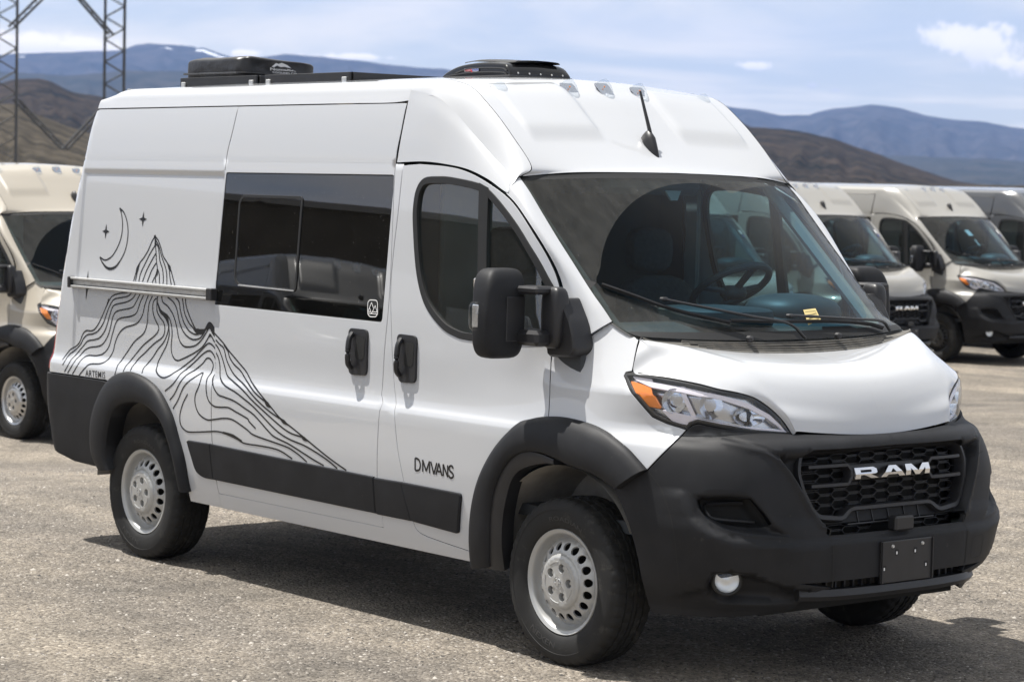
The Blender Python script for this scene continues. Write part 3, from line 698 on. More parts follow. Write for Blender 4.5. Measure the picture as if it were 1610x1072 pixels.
hrows[0] = [edge[0], edge[0]*.6+sh[0]*.4, sh[0], np.array([.345, -.72, 1.392]), np.array([.42, -.46, 1.362]), np.array([.448, -.22, 1.349]), np.array([.455, 0, 1.345])]
patch('hood', hrows, 'paint', van, nu=6, nv=7, rim=.012, both=True)

# ---- fender
f_out = hit([(905, 545), (930, 527), (962, 505.5), (985, 521), (1004, 533.5), (1002, 541), (998, 560), (993.5, 583), (984, 585), (981, 590), (986, 603), (1003.7, 630.5), (1025.6, 655.5), (1049, 666), (1079, 675.5), (1050, 705), (1018, 738)])
mF = [p for p in cutF[::-1] if p[0] > hit([(862, 655)])[0][0]]
f_out = f_out+mF+hit([(862, 655), (866, 570), (869, 545), (872, 525), (884, 505), (893, 510), (899, 527)])
R_(skin('front_fender', f_out, 'paint', van, step=.035, zs=SZ))

# ---- headlight
hlo = hit([(981, 590), (984, 586), (996, 585), (1034, 590.5), (1071, 597), (1105, 604), (1139, 613), (1163, 617), (1183, 623), (1208.5, 639), (1228, 657), (1246, 682), (1238, 683), (1189, 679.5), (1131, 671), (1110, 667), (1097, 664), (1085, 668), (1080, 674), (1049, 665), (1025.6, 654), (1003.7, 629.5), (986, 603)])
hl_in = [tuple(q) for q in offset(hlo, -.006)]
skb = lambda nm, px, m, off, par=None, rim=.01, step=.03, r=0: skin(nm, rnd_poly(hit(px, off), r) if r else hit(px, off), m, par, step=step, off=off, rim=rim, gap=0, disp=None)
lamp = R_(skin('headlight', hl_in, 'lens', van, step=.03, off=.001, gap=0, rim=.0, disp=None))
lamp_parts = []
lamp_parts.append(skin('lamp_seal', offset(hlo, .0025), 'seal', lamp, holes=[offset(hlo, -.009)], step=.03, off=-.003, gap=0, rim=.02, disp=None))
lamp_parts.append(skin('lamp_housing', offset(hlo, -.003), 'lamp_grey', lamp, step=.04, off=-.055, gap=0, rim=0, disp=None))
lamp_parts.append(skin('lamp_bezel', offset(hlo, -.004), 'lamp_grey', lamp, holes=[offset(hit([(1001, 597), (1030, 606), (1075, 612), (1135, 624), (1180, 639), (1206, 655), (1225, 670), (1232, 676), (1190, 671), (1135, 664), (1098, 656), (1050, 647), (1018, 640), (1008, 622)], -.03), 0)], step=.03, off=-.03, gap=0, rim=.03, disp=None))
for nm, px, m_, off in [
    ('light_guide', [(994, 590), (1024, 595), (1026, 601), (1074, 609), (1135, 622), (1180, 636), (1210, 652), (1236, 679), (1230, 675), (1205, 656), (1178, 642), (1134, 628), (1072, 616), (1024, 608), (1000, 597)], 'lamp_white', -.014),
    ('light_guide', [(1041, 645), (1090, 656), (1105, 661), (1160, 671), (1236, 677), (1238, 681), (1189, 677), (1131, 669), (1100, 662), (1084, 668), (1060, 664), (1050, 655)], 'lamp_white', -.014),
    ('light_guide', [(1071, 607), (1078, 609), (1094, 656), (1088, 655)], 'lamp_white', -.022),
    ('turn_signal', [(992, 599), (1023, 608), (1039, 642), (1017, 638)], 'amber', -.018)]:
    lamp_parts.append(skb(nm, px, m_, off, lamp, rim=.012, r=.006))
def bowl(px, a, b, m='reflector', depth=.045, off=-.022, ax=(.86, -.5, .05)):
    c = bodp(hit([px], off)[0], off); n = np.array(ax); n /= np.linalg.norm(n); u = np.cross([0, 0, 1], n); u /= np.linalg.norm(u); w = np.cross(n, u)
    V = []; F = []; k = 20; rg = 7
    for i in range(rg+1):
        r = i/rg
        for j in range(k):
            t = 2*math.pi*j/k; V.append(c+u*a*r*math.cos(t)+w*b*r*math.sin(t)-n*depth*(1-r*r))
    for i in range(rg):
        for j in range(k): F.append((i*k+j, (i+1)*k+j, (i+1)*k+(j+1) % k, i*k+(j+1) % k))
    o = mk('reflector', V, F, m, lamp, angle=60); lamp_parts.append(o)
bowl((1060, 630), .052, .052); bowl((1118, 638), .05, .055); bowl((1178, 655), .07, .04, ax=(.9, -.4, .1))

# ---- front bumper
FB = {}
cheek = hit([(1080, 678), (1136, 691), (1200, 708), (1226, 722), (1245, 746), (1262, 774), (1276, 800), (1292, 822), (1304, 830)])
cheekpoly = [(TC+.3, .2), (TC+.3, .684)]+[(TC, .684), (cheek[-1][0], .684)]+cheek[::-1]+[(cheek[0][0]-.2, cheek[0][1]+.02), (-.5, 1.2), (-.5, .2)]
intake = hit([(1090, 782), (1096, 777), (1150, 776), (1182, 780), (1196, 795), (1215, 818), (1240, 838), (1252, 846), (1215, 846), (1170, 842), (1135, 832), (1108, 815), (1094, 797)])
ledge = hit([(1070, 780), (1085, 815), (1112, 838), (1150, 852), (1200, 858), (1250, 859), (1304, 855)])
block = [(ledge[0][0]-.3, ledge[0][1])]+ledge+[(TC+.3, ledge[-1][1]), (TC+.3, .40)]+[(1.0, .40)]+hit([(1240, 924), (1200, 915), (1160, 905)])+[(.35, .30), (-.5, .30)]
fogr = hit([(1112, 915), (1122, 899), (1150, 896), (1185, 903), (1230, 920), (1275, 928), (1255, 945), (1200, 949), (1140, 948), (1117, 938)])
fogc = hit([(1140, 921)])[0]
def bdisp(t, z):
    sh_ = np.shape(t); P = np.stack([np.ravel(t), np.ravel(np.asarray(z)+0*np.asarray(t))], 1); x = np.where(P[:, 0] > TC, 2*TC-P[:, 0], P[:, 0]); P = np.stack([x, P[:, 1]], 1)
    d = np.zeros(len(P))
    dc = sdist(P, cheekpoly); fade = sst(P[:, 0], .50, .75); d += -.055*fade*sst(-dc, 0, .014)*(1-1.22*sst(P[:, 1], .950, .985)); d += .010*fade*np.exp(-((dc-.006)/.012)**2)          # mask sits behind the cheeks
    di = sdist(P, intake); dep = sst(di, 0, .03); d += -.05*dep*sst(P[:, 1], .62, .76)-.02*dep
    db = sdist(P, block); d += .022*sst(db, -.03, .004)*sst(P[:, 0], .48, .72)
    d += -.012*sst(P[:, 1], .50, .47)*0
    df = sdist(P, fogr); d += -.045*sst(df, -.004, .018)
    lo = sst(.46-P[:, 1], 0, .10); d += -.02*lo*sst(P[:, 0], .9, 1.2)
    return d.reshape(sh_)
def bmap(t, z, off=0.):
    t = np.asarray(t, float); z = np.asarray(z, float)
    def g(t, z):
        p, n = body(t, z, 0., None); return p+n*(bdisp(t, z)+off)[..., None]
    p = g(t, z); e = 2.5e-3; dt = g(t+e, z)-g(t-e, z); dz = g(t, z+e)-g(t, z-e); n = np.cross(dt, dz); n /= np.linalg.norm(n, axis=-1, keepdims=True)+1e-12
    return p, n
def zfront(px): return hit([px])[0]
lipz = hit([(1247, 687)])[0]; czlip = 1.028
bo = [(TC, czlip), (1.40, 1.0285), (1.25, 1.031), (lipz[0], lipz[1]+.002)]+hit([(1238, 686), (1189, 682.5), (1131, 674), (1110, 670), (1098, 667.5), (1088, 670.5), (1081, 677), (1051, 707), (1019, 740), (966, 770), (978, 795), (989, 823), (998, 855), (1004, 880), (1012, 920), (1020, 950), (1026, 963), (1066, 966), (1099, 969), (1162, 969), (1229, 962), (1249, 958), (1262, 945), (1280, 930), (1303, 922)])
zb_ = .455
bo = bo+[(1.0, .462), (TC, .462)]
bo = [p for i, p in enumerate(bo) if i == 0 or abs(p[0]-bo[i-1][0])+abs(p[1]-bo[i-1][1]) > .004]
# openings given in (y, z) of the front and turned into t
def y2t(y, z):
    y = np.asarray(y, float); z = np.asarray(z, float)+0*y; a, n = fA(z), fN(z); b_ = Ys(np.zeros_like(z), z); xx = a*np.clip(1-(np.clip(y, 0, None)/b_)**n, 0, 1)**(1/n)
    return LT*np.arctan2(xx, y)
def yz(pts): a = np.array(pts, float); t = y2t(a[:, 0], a[:, 1]); return [(TC if p[0] <= 0 else float(q), float(p[1])) for p, q in zip(pts, t)]
def px2yz(pts):
    tz = hit(pts); return [(float(-bodp(q)[1]), q[1]) for q in tz]
GO = px2yz([(1283, 709), (1272, 716), (1270, 731), (1270, 745), (1277, 770), (1290, 797), (1299, 807), (1334, 808), (1348, 795)])
GO = [(0, GO[0][1]+.004)]+[(g[0], g[1]) for g in GO]+[(0, GO[-1][1]+.002)]
_o = offset([(-a, b) for a, b in GO[:0:-1]]+GO[1:], .016) if False else None
_c = np.array([0, (GO[0][1]+GO[-1][1])/2]); GO = [((a*1.035) if a > 0 else 0, _c[1]+(b-_c[1])*(1.02 if b > _c[1] else 1.03)) for a, b in GO]
SL = [(0, .705), (.425, .705), (.435, .690), (.435, .655), (.425, .643), (0, .643)]
bump_hi = [p for p in bo]
g_t = yz(GO); s_t = yz(SL)
# half outline with the two openings opened towards the centre line
half = [(TC, czlip)]+bo[1:-1]+[(TC, .462), (TC, s_t[-1][1])]+s_t[::-1][1:-1]+[(TC, s_t[0][1]), (TC, g_t[-1][1])]+g_t[::-1][1:-1]+[(TC, g_t[0][1])]
cre = [cheek, ledge, intake+[intake[0]], fogr+[fogr[0]]]
def off_line(p, d):
    p = np.array(cr(p[1:-1], 4)); t_ = np.gradient(p, axis=0); t_ /= np.linalg.norm(t_, axis=1, keepdims=True); return [tuple(q) for q in p+np.stack([-t_[:, 1], t_[:, 0]], 1)*d]
core = rnd_poly(hit([(1094, 784), (1140, 781), (1182, 783), (1200, 803), (1217, 824), (1180, 828), (1130, 821), (1106, 810), (1097, 797)]), .012)
FBO = skin('front_bumper', half, 'plastic', van, holes=[core], creases=[off_line(cheek, s_) for s_ in (-.016, -.008, 0, .008, .016, .026)]+[ intake+[intake[0]], offset(intake, -.014)+[offset(intake, -.014)[0]], fogr+[fogr[0]], ledge], step=.018, fmap=bmap, gap=0, rim=.03, open_t=TC, both=True)

def fx(y, z, off=0.):
    y = np.asarray(y, float); z = np.asarray(z, float)+0*y; t = y2t(np.abs(y), z); p, n = bmap(t, z, off); p = p.copy(); p[..., 1] = np.where(y < 0, p[..., 1], -p[..., 1]); return p
def front_bar(name, pts, w, d, off, m='plastic2', parent=van, closed=False, both=False, bev=.3):
    """moulded bar along a line given in (y, z) on the front face: width w, depth d; y > 0 is the van's left here"""
    P = densify(pts, .02, closed); P = np.array(P); n = len(P)
    nx = np.roll(P, -1, 0)-P; pv = P-np.roll(P, 1, 0)
    if not closed: nx[-1] = nx[-2]; pv[0] = pv[1]
    tn = nx/np.linalg.norm(nx, axis=1, keepdims=True)+pv/np.linalg.norm(pv, axis=1, keepdims=True); tn /= np.linalg.norm(tn, axis=1, keepdims=True)+1e-9
    nr = np.stack([-tn[:, 1], tn[:, 0]], 1); V = []
    for s, o in ((-.5, -d), (-.5, -d*bev*.6), (-.5+bev*.5, 0), (.5-bev*.5, 0), (.5, -d*bev*.6), (.5, -d)):
        q = P+nr*w*s; V.append(fx0(q[:, 0], q[:, 1], off+o))
    V = np.array(V).transpose(1, 0, 2).reshape(-1, 3); F = []; K = 6
    for i in range(n if closed else n-1):
        j = (i+1) % n
        for a in range(K-1): F.append((i*K+a, i*K+a+1, j*K+a+1, j*K+a))
    if not closed: F += [tuple(range(K))[::-1], tuple((n-1)*K+a for a in range(K))]
    f = F[2]; nn = np.cross(V[f[1]]-V[f[0]], V[f[3]]-V[f[0]])
    if nn[0] < 0: F = [q[::-1] for q in F]
    return V, F
def fx0(y, z, off=0.):
    y = np.asarray(y, float); z = np.asarray(z, float)+0*y; zz = np.clip(z, .40, 1.0); t = y2t(np.abs(y), zz); p, n = body(t, zz, 0., None); p = p+n*(off-.030); p[..., 1] = np.where(y < 0, p[..., 1], -p[..., 1]); return p
def bars(name, specs, m, parent=van):
    for a in specs:
        V, F = front_bar(name, **a); Geo().add(V, F).build(name, m, parent, angle=40)
# ring round the grille, with the notch below the centre
GOr = [(-y, z) for y, z in GO[1:-1]]                         # right half (negative y), top to bottom
ring = GOr+[(-GOr[k][0], GOr[k][1]) for k in range(len(GOr)-1, -1, -1)]
ring = rnd_poly(offset(ring, .007), .02, 3)
bars('grille_surround', [dict(pts=ring, w=.019, d=.05, off=.006, closed=True)], 'plastic2')
zc = (GO[0][1]+GO[-1][1])/2
zt1 = 0.942; zt2 = .918
yl = .455
zA = px2yz([(1272, 734)])[0][1]; zB = px2yz([(1277, 765)])[0][1]
for sg in (-1, 1):
    c = [(sg*.475, zA), (sg*.262, zA), (sg*.240, zA-.022), (sg*.240, zB+.028), (sg*.262, zB), (sg*.468, zB)]
    bars('grille_side_loop', [dict(pts=c, w=.018, d=.045, off=.008)], 'plastic2')
zr0, zr1 = px2yz([(1347.5, 754)])[0][1], px2yz([(1345, 735)])[0][1]
# honeycomb: long flattened hexagons
def hexmesh(name, y0, y1, z0, z1, clip, off=-.035, pw=.170, ph=.0205, w=.0032):
    g = Geo(); r = 0; z = z0
    while z <= z1+.001:
        y = y0+(pw/2 if r % 2 else 0)
        while y <= y1:
            a, b = .054, .0158
            hx = [(y-a, z), (y-a*.70, z+b), (y+a*.70, z+b), (y+a, z), (y+a*.70, z-b), (y-a*.70, z-b)]
            if clip(y, z): V, F = front_bar('x', hx, w, .02, off-(.004 if r % 2 else 0), closed=True); g.add(V, F)
            if clip(y, z) and clip(y+pw/2, z): V, F = front_bar('x', [(y+a, z), (y+pw-a, z)], w, .02, off-.003); g.add(V, F)
            y += pw
        z += ph*.5 if False else ph*.98; r += 1
    return tag(g.build(name, 'plastic2', van, angle=40), kind='stuff')
GY = np.array([(abs(p[0]), p[1]) for p in GOr]); GP = [(0, GO[0][1])]+[tuple(p) for p in GY]+[(0, GO[-1][1])]
hexmesh('grille_mesh', -.44, .45, GO[-1][1]-.03, GO[0][1]-.01, lambda y, z: bool(inside(np.array([[abs(y)+.0, z]]), GP)[0]) or z < GO[-1][1]+.02 and abs(y) < .2)
hexmesh('lower_grille_mesh', -.40, .41, .662, .70, lambda y, z: abs(y) > .09, ph=.022)
# cross strip that carries the letters
bars('grille_crossbar', [dict(pts=[(-.235, (zr0+zr1)/2+.003), (.235, (zr0+zr1)/2+.003)], w=.066, d=.03, off=-.012)], 'plastic2')
def backing(name, pts, off, m='under'):
    g = Geo(); p = np.array(pts); V = fx0(p[:, 0], p[:, 1], off); g.add(V, [tuple(range(len(V)))]); return g.build(name, m, van, smooth=False)
g = Geo(); ys_ = np.linspace(-.52, .52, 21)
for a, b in zip(ys_[:-1], ys_[1:]): q = fx0(np.array([a, b, b, a]), np.array([.45, .45, .99, .99]), -.085); g.add(q, [(0, 1, 2, 3)])
g.build('grille_backing', 'under', van, smooth=False)
# slot behind the notch: vertical fins
zn = GO[-1][1]
bars('grille_fin', [dict(pts=[(y, zn-.012), (y, zn-.060)], w=.006, d=.03, off=-.02) for y in (-.19, -.10, 0, .10, .19)], 'plastic2')
bars('grille_lower_lip', [dict(pts=[(-.27, zn-.062), (.27, zn-.062)], w=.010, d=.03, off=-.01)], 'plastic2')
# chrome letters
LET = {'R': ([(0, 0), (.22, 0), (.22, .32), (.36, .32), (.66, 0), (.95, 0), (.62, .36), (.80, .40), (.88, .50), (.88, .82), (.76, 1), (0, 1)], [[(.22, .55), (.22, .78), (.62, .78), (.66, .73), (.66, .60), (.62, .55)]]),
       'A': ([(0, 0), (.24, 0), (.31, .18), (.71, .18), (.78, 0), (1.02, 0), (.66, 1), (.36, 1)], [[(.385, .38), (.51, .74), (.635, .38)]]),
       'M': ([(0, 0), (.21, 0), (.21, .62), (.44, 0), (.62, 0), (.85, .62), (.85, 0), (1.06, 0), (1.06, 1), (.78, 1), (.53, .36), (.28, 1), (0, 1)], [])}
def letter_flat(poly, holes, fm, depth, bev=.0):
    """letter with straight walls: front triangulated, fm(u, v, d) -> 3D"""
    outs = [ccw(poly)]+[ccw(h) for h in holes]; P = []; E = []
    def cut(l):
        o = []
        for i in range(len(l)):
            a, c = l[i], l[(i+1) % len(l)]; o.append(a)
            if (a[1]-.42)*(c[1]-.42) < 0: s = (.42-a[1])/(c[1]-a[1]); o.append((a[0]+(c[0]-a[0])*s, .42))
        return o
    outs = [cut(l) for l in outs]
    for l in outs: b = len(P); P += l; E += [(b+i, b+(i+1) % len(l)) for i in range(len(l))]
    us = sorted({round(p[0], 6) for l in outs for p in l if abs(p[1]-.42) < 1e-6})
    for ua, ub_ in zip(us[:-1], us[1:]):
        m_ = np.array([[(ua+ub_)/2, .42]])
        if inside(m_, outs[0])[0] and not any(inside(m_, h)[0] for h in outs[1:]):
            ia = next(i for i, p in enumerate(P) if abs(p[0]-ua) < 1e-5 and abs(p[1]-.42) < 1e-5); ib = next(i for i, p in enumerate(P) if abs(p[0]-ub_) < 1e-5 and abs(p[1]-.42) < 1e-5); E.append((ia, ib))
    r = delaunay_2d_cdt([Vector(p) for p in P], E, [], 0, 1e-7); V2 = np.array([tuple(v) for v in r[0]]); T = np.array([tuple(f) for f in r[2]]); C = V2[T].mean(1); k = inside(C, outs[0])
    for h in outs[1:]: k &= ~inside(C, h)
    T = T[k]; V = [fm(u, v, depth) for u, v in V2]; F = [tuple(t) for t in T]
    for l in outs:
        b = len(V); n = len(l); V += [fm(u, v, depth) for u, v in l]+[fm(u, v, 0) for u, v in l]
        F += [(b+i, b+(i+1) % n, b+n+(i+1) % n, b+n+i) for i in range(n)]
    return V, F
ub = -.232; lw = .158; lh = abs(zr1-zr0)
for i, ch in enumerate('RAM'):
    g = Geo(); u0 = [-.232, -.075, .080][i]; wd = [.150, .148, .144][i]
    def fm(u, v, d): return fx0(np.array([u0+u*wd]), np.array([min(zr0, zr1)+.002+v*lh*.92]), (.008+d-.014*max(0, v-.42)-.012*max(0, .42-v)))[0]
    V, F = letter_flat(*LET[ch], fm, .014); g.add(V, F); o = g.build('chrome_letter', 'chrome', van, smooth=False); o['label'] = 'chrome letter '+ch+' on the grille'
# emergency radar block and plate bracket
g = Geo(); g.box((1.022, 0, .672), (.05, .118, .062), bev=.008); g.build('sensor_block', 'plastic2', van)
pl = Geo(); pl.box((1.052, 0.005, .517), (.012, .318, .176), bev=.004); plate = pl.build('license_plate_bracket', 'plastic2', van)
for y in (-.152, .162): Geo().box((1.061, y, .517), (.010, .006, .176), bev=.002).build('bracket_flange', 'plastic2', plate)
for y, z in ((-.088, .583), (.098, .583)): Geo().lathe([(0, .006), (.006, .006), (.008, 0)], (1.058, y, z), 'x', 12).build('bracket_bolt', 'alu', plate)
for y, z in ((-.06, .556), (.055, .556), (-.135, .493), (.125, .493)):
    Geo().box((1.0585, y, z), (.002, .018, .024)).build('bracket_slot', 'gap', plate); Geo().box((1.060, y-.003, z-.002), (.002, .007, .012)).build('slot_clip', 'inkwhite', plate)
# splitter bar and lower mesh
def arc(z, off, ys): return [tuple(fx0(np.array([y]), np.array([z]), off)[0]) for y in ys]
ysr = np.linspace(-.54, .54, 25)
g = Geo()
V = []; K = [(.42, -.02), (.425, .055), (.398, .065), (.378, .05), (.375, -.03)]
for y in ysr:
    e = sst(abs(y), .40, .60)
    for z, o in K:
        p = fx0(np.array([y]), np.array([.42]), o-.03*e)[0]; V.append((p[0], p[1], z+.0*e))
k = len(K); F = [(i*k+j, (i+1)*k+j, (i+1)*k+(j+1) % k, i*k+(j+1) % k) for i in range(len(ysr)-1) for j in range(k)]+[tuple(range(k))[::-1], tuple((len(ysr)-1)*k+j for j in range(k))]
g.add(V, F).build('front_splitter', 'plastic2', van, angle=40, flip=True)
for y in np.linspace(-.5, .5, 21): p = fx0(np.array([y]), np.array([.44]), -.01)[0]; Geo().box((p[0], p[1], .442), (.02, .010, .045)).build('lower_grille_fin', 'plastic2', van)
# fog light
fp = bmap(np.array([fogc[0]]), np.array([fogc[1]]), 0.)[0][0]
fn = np.array([.80, -.60, 0.]); fu = np.array([.6, .8, 0.]); fw = np.array([0, 0, 1.])
def disc(c, n, u, w, prof, k=28):
    V = []; F = []; m = len(prof)
    for j in range(k):
        t = 2*math.pi*j/k
        for r, h in prof: V.append(c+n*h+(u*math.cos(t)+w*math.sin(t))*r)
    for j in range(k):
        for i in range(m-1): F.append((j*m+i, ((j+1) % k)*m+i, ((j+1) % k)*m+i+1, j*m+i+1))
    return V, F
fc = fp+fn*.034
fog = Geo().add(*disc(fc, fn, fu, fw, [(.066, -.03), (.064, .004), (.058, .010), (.052, .008), (.050, 0)])).build('fog_light', 'seal', van); R_(fog)
fl_parts = [Geo().add(*disc(fc, fn, fu, fw, [(.0505, .002), (.04, .009), (.02, .013), (0, .014)])).build('fog_lens', 'lens', fog), Geo().add(*disc(fc, fn, fu, fw, [(.0505, 0), (.044, -.006), (.03, -.011), (.014, -.013), (.012, -.012), (0, -.010)])).build('fog_reflector', 'fog_bowl', fog)]
R_(skin('intake_backing', offset(core, .02), 'under', van, step=.05, fmap=bmap, off=-.05, gap=0, rim=0))
C_ = bmap(np.array([p[0] for p in hit([(1176, 790), (1112, 792), (1104, 797), (1110, 808), (1122, 815), (1196, 817)])]), np.array([p[1] for p in hit([(1176, 790), (1112, 792), (1104, 797), (1110, 808), (1122, 815), (1196, 817)])]), -.022)[0]
R_(Geo().tube(cr(list(C_), 4), .0075, 6).build('intake_trim', 'plastic2', van))
for px_, w_ in (([(1304, 831), (1304.5, 870), (1304, 921)], .005), ([(1020, 742), (1036, 762), (1049, 790), (1060, 830), (1066, 880), (1070, 925), (1070, 962)], .004), ([(1205, 736), (1235, 737), (1268, 736)], .004), ([(1240, 775), (1258, 775.5), (1275, 775)], .004)):
    P_ = np.array(hit(cr(px_, 6))); tn = np.gradient(P_, axis=0); tn /= np.linalg.norm(tn, axis=1, keepdims=True); nr = np.stack([-tn[:, 1], tn[:, 0]], 1); A_ = P_+nr*w_/2; B_ = P_-nr*w_/2; a_, _n = bmap(A_[:, 0], A_[:, 1], .0012); c_, _n = bmap(B_[:, 0], B_[:, 1], .0012); n_ = len(P_)
    R_(mk('bumper_seam', np.concatenate([a_, c_]), [(i, i+1, n_+i+1, n_+i) for i in range(n_-1)], 'gap', van, smooth=False))
# round cover outlines pressed in the bumper
g = Geo(); cpx = hit([(1260, 869), (1291, 869), (1291, 903), (1260, 903)]); V = []
cp = rnd_poly(cpx, .02, 3); cpo = [tuple(q) for q in offset(cp, .003)]
R_(skin('tow_cover', cpo, 'gap', van, holes=[cp], step=.03, fmap=bmap, off=.0006, gap=0, rim=0))

# ---- cowl below the screen
def cow(s, v):
    pass
ys2 = [-.84, -.80, -.72, -.58, -.40, -.20, 0]
fe = {-.84: (.315, 1.418), -.80: (.330, 1.404), -.72: (.352, 1.389), -.58: (.398, 1.370), -.40: (.436, 1.357), -.20: (.454, 1.349), 0: (.460, 1.345)}
be = {-.84: (.262, 1.424), -.80: (.277, 1.419), -.72: (.300, 1.413), -.58: (.338, 1.407), -.40: (.364, 1.402), -.20: (.376, 1.399), 0: (.380, 1.398)}
crow = [[np.array([be[y][0]-.05, y, be[y][1]+.02]) for y in ys2], [np.array([be[y][0]-.012, y, be[y][1]-.008]) for y in ys2], [np.array([be[y][0]*.5+fe[y][0]*.5, y, be[y][1]*.5+fe[y][1]*.5-.004]) for y in ys2], [np.array([fe[y][0]-.006, y, fe[y][1]+.004]) for y in ys2], [np.array([fe[y][0]+.002, y, fe[y][1]-.02]) for y in ys2]]
patch('cowl_panel', crow, 'cowl', van, nu=4, nv=6, both=True)
g = Geo()
for k in range(4):
    w = .25+.18*k
    for sg in (1,):
        pts = []
        for y_ in np.linspace(-(.64-.03*k), .64-.03*k, 29):
            y = abs(y_)
            a = np.interp(y, [0, .2, .4, .58, .72], [.380, .376, .364, .338, .300]); b = np.interp(y, [0, .2, .4, .58, .72], [.460, .454, .436, .398, .352]); za = np.interp(y, [0, .2, .4, .58, .72], [1.398, 1.399, 1.402, 1.407, 1.413]); zb2 = np.interp(y, [0, .2, .4, .58, .72], [1.345, 1.349, 1.357, 1.370, 1.389])
            pts.append((a+(b-a)*w, y_, za+(zb2-za)*w+.001))
        Geo().tube(pts, .005, 6).build('cowl_slat', 'cowl', van)
# wipers
def wsp(px, off): u, v = whit([px])[0]; p, n = wmap(np.array([u]), np.array([v]), off); return p[0]
def wiper(bl, arm, clip):
    g = Geo(); pts = [wsp(p, .012) for p in bl]; g.tube(cr(pts, 4), .0075, 6, flat=.8)
    pts2 = [wsp(p, .028) for p in bl]; g.tube(cr([a*.5+b*.5 for a, b in zip(pts, pts2)], 4), .006, 6)
    w = g.build('wiper', 'plastic2', van)
    a = Geo(); A = [wsp(p, o) for p, o in arm]; a.tube(cr(A, 5), [.006]*5+[.010]*100 if False else .0105, 8, flat=.6); a.build('wiper_arm', 'plastic2', w)
    c = Geo(); q = wsp(clip, .032); c.box(q, (.03, .035, .018), bev=.006); c.build('wiper_clip', 'plastic2', w)
wiper([(945, 451), (990, 467), (1040, 485), (1090, 499), (1145, 511)], [((1040, 479), .035), (1100, 497) and ((1100, 494), .045), ((1170, 509), .05), ((1230, 520), .05), ((1262, 536), .02)], (1040, 478))
wiper([(1145, 508), (1230, 509), (1310, 509), (1360, 513), (1385, 520)], [((1236, 504), .035), ((1290, 508), .04), ((1340, 513), .045), ((1378, 517), .045), ((1395, 524), .02)], (1236, 504))
g = Geo()
for px, s in (((1179, 533), 1), ((1318, 528), 1)):
    p = at(*px, 'x', .41); Geo().box(p, (.035, .03, .03), bev=.009).build('washer_nozzle', 'plastic2', van)

# ---- roof front details
def roofpt(px, y): return at(*px, 'y', y)
def marker(p, yaw=0):
    # teardrop marker lamp: sits on the slope, pointed nose forward
    b = np.array([.72, 0, -.69]); b /= np.linalg.norm(b); up = np.array([.69, 0, .72]); up /= np.linalg.norm(up); sd = np.array([0, 1., 0])
    st = [(-.075, .036, .010), (-.068, .041, .044), (-.040, .041, .042), (-.005, .036, .030), (.030, .024, .016), (.055, .012, .005)]
    V = []; F = []; k = 9
    for s, hw, hh in st:
        for j in range(k):
            a = math.pi*j/(k-1); V.append(p+b*s+sd*hw*math.cos(a)+up*(hh*math.sin(a)-.004))
    for i in range(len(st)-1):
        for j in range(k-1): F.append((i*k+j, i*k+j+1, (i+1)*k+j+1, (i+1)*k+j))
    F.append(tuple(range(k))[::-1])
    body_ = mk('marker_light', V, F, 'lens', van, angle=50)
    
    base = Geo(); V = []
    for s, hw in ((-.079, .038), (-.06, .045), (0, .040), (.045, .024), (.082, .005)):
        for e in (-1, 1): V.append(p+b*s+sd*hw*e-up*.003)
    n = len(V)//2; F = [(2*i, 2*i+2, 2*i+3, 2*i+1) for i in range(n-1)]
    base.add(V, F); V3 = [tuple(np.array(v)+up*.005) for v in V]; base.add(V3, [f for f in F]); base.build('marker_base', 'lamp_grey', body_, smooth=False)
    bulb = Geo(); bulb.box(p+up*.010-b*.045, (.008, .010, .008), bev=.003); bulb.build('marker_bulb', 'amber', body_)
for y, x, z in ((-.645, -.88, 2.440), (-.222, -.885, 2.472), (0, -.89, 2.482), (.222, -.885, 2.472), (.645, -.88, 2.440)): marker(np.array([x, y, z]))
# antenna
g = Geo(); a0 = roofpt((1031, 236), 0.0); b_ = np.array([.70, 0, -.71]); up = np.array([.71, 0, .70])
a0 = np.array([-.580, 0.0, 2.236])
V = []; F = []; k = 10; st = [(-.075, .008, .034), (-.060, .024, .052), (-.02, .029, .050), (.025, .024, .030), (.06, .014, .014), (.082, .004, .004)]
for s, hw, hh in st:
    for j in range(k): a = math.pi*j/(k-1); V.append(a0+b_*s+np.array([0, 1., 0])*hw*math.cos(a)+up*(hh*math.sin(a)-.003))
for i in range(len(st)-1):
    for j in range(k-1): F.append((i*k+j, i*k+j+1, (i+1)*k+j+1, (i+1)*k+j))
F.append(tuple(range(k))[::-1]); ant = mk('antenna', V, F, 'plastic2', van, angle=50)
m0 = a0-b_*.055+up*.042; g.tube([m0, at(1003, 148, 'y', 0.0)*.0+np.array([m0[0]-.075, m0[1], m0[2]+.190])], [.0095, .006], 8); g.build('antenna_mast', 'plastic2', ant)
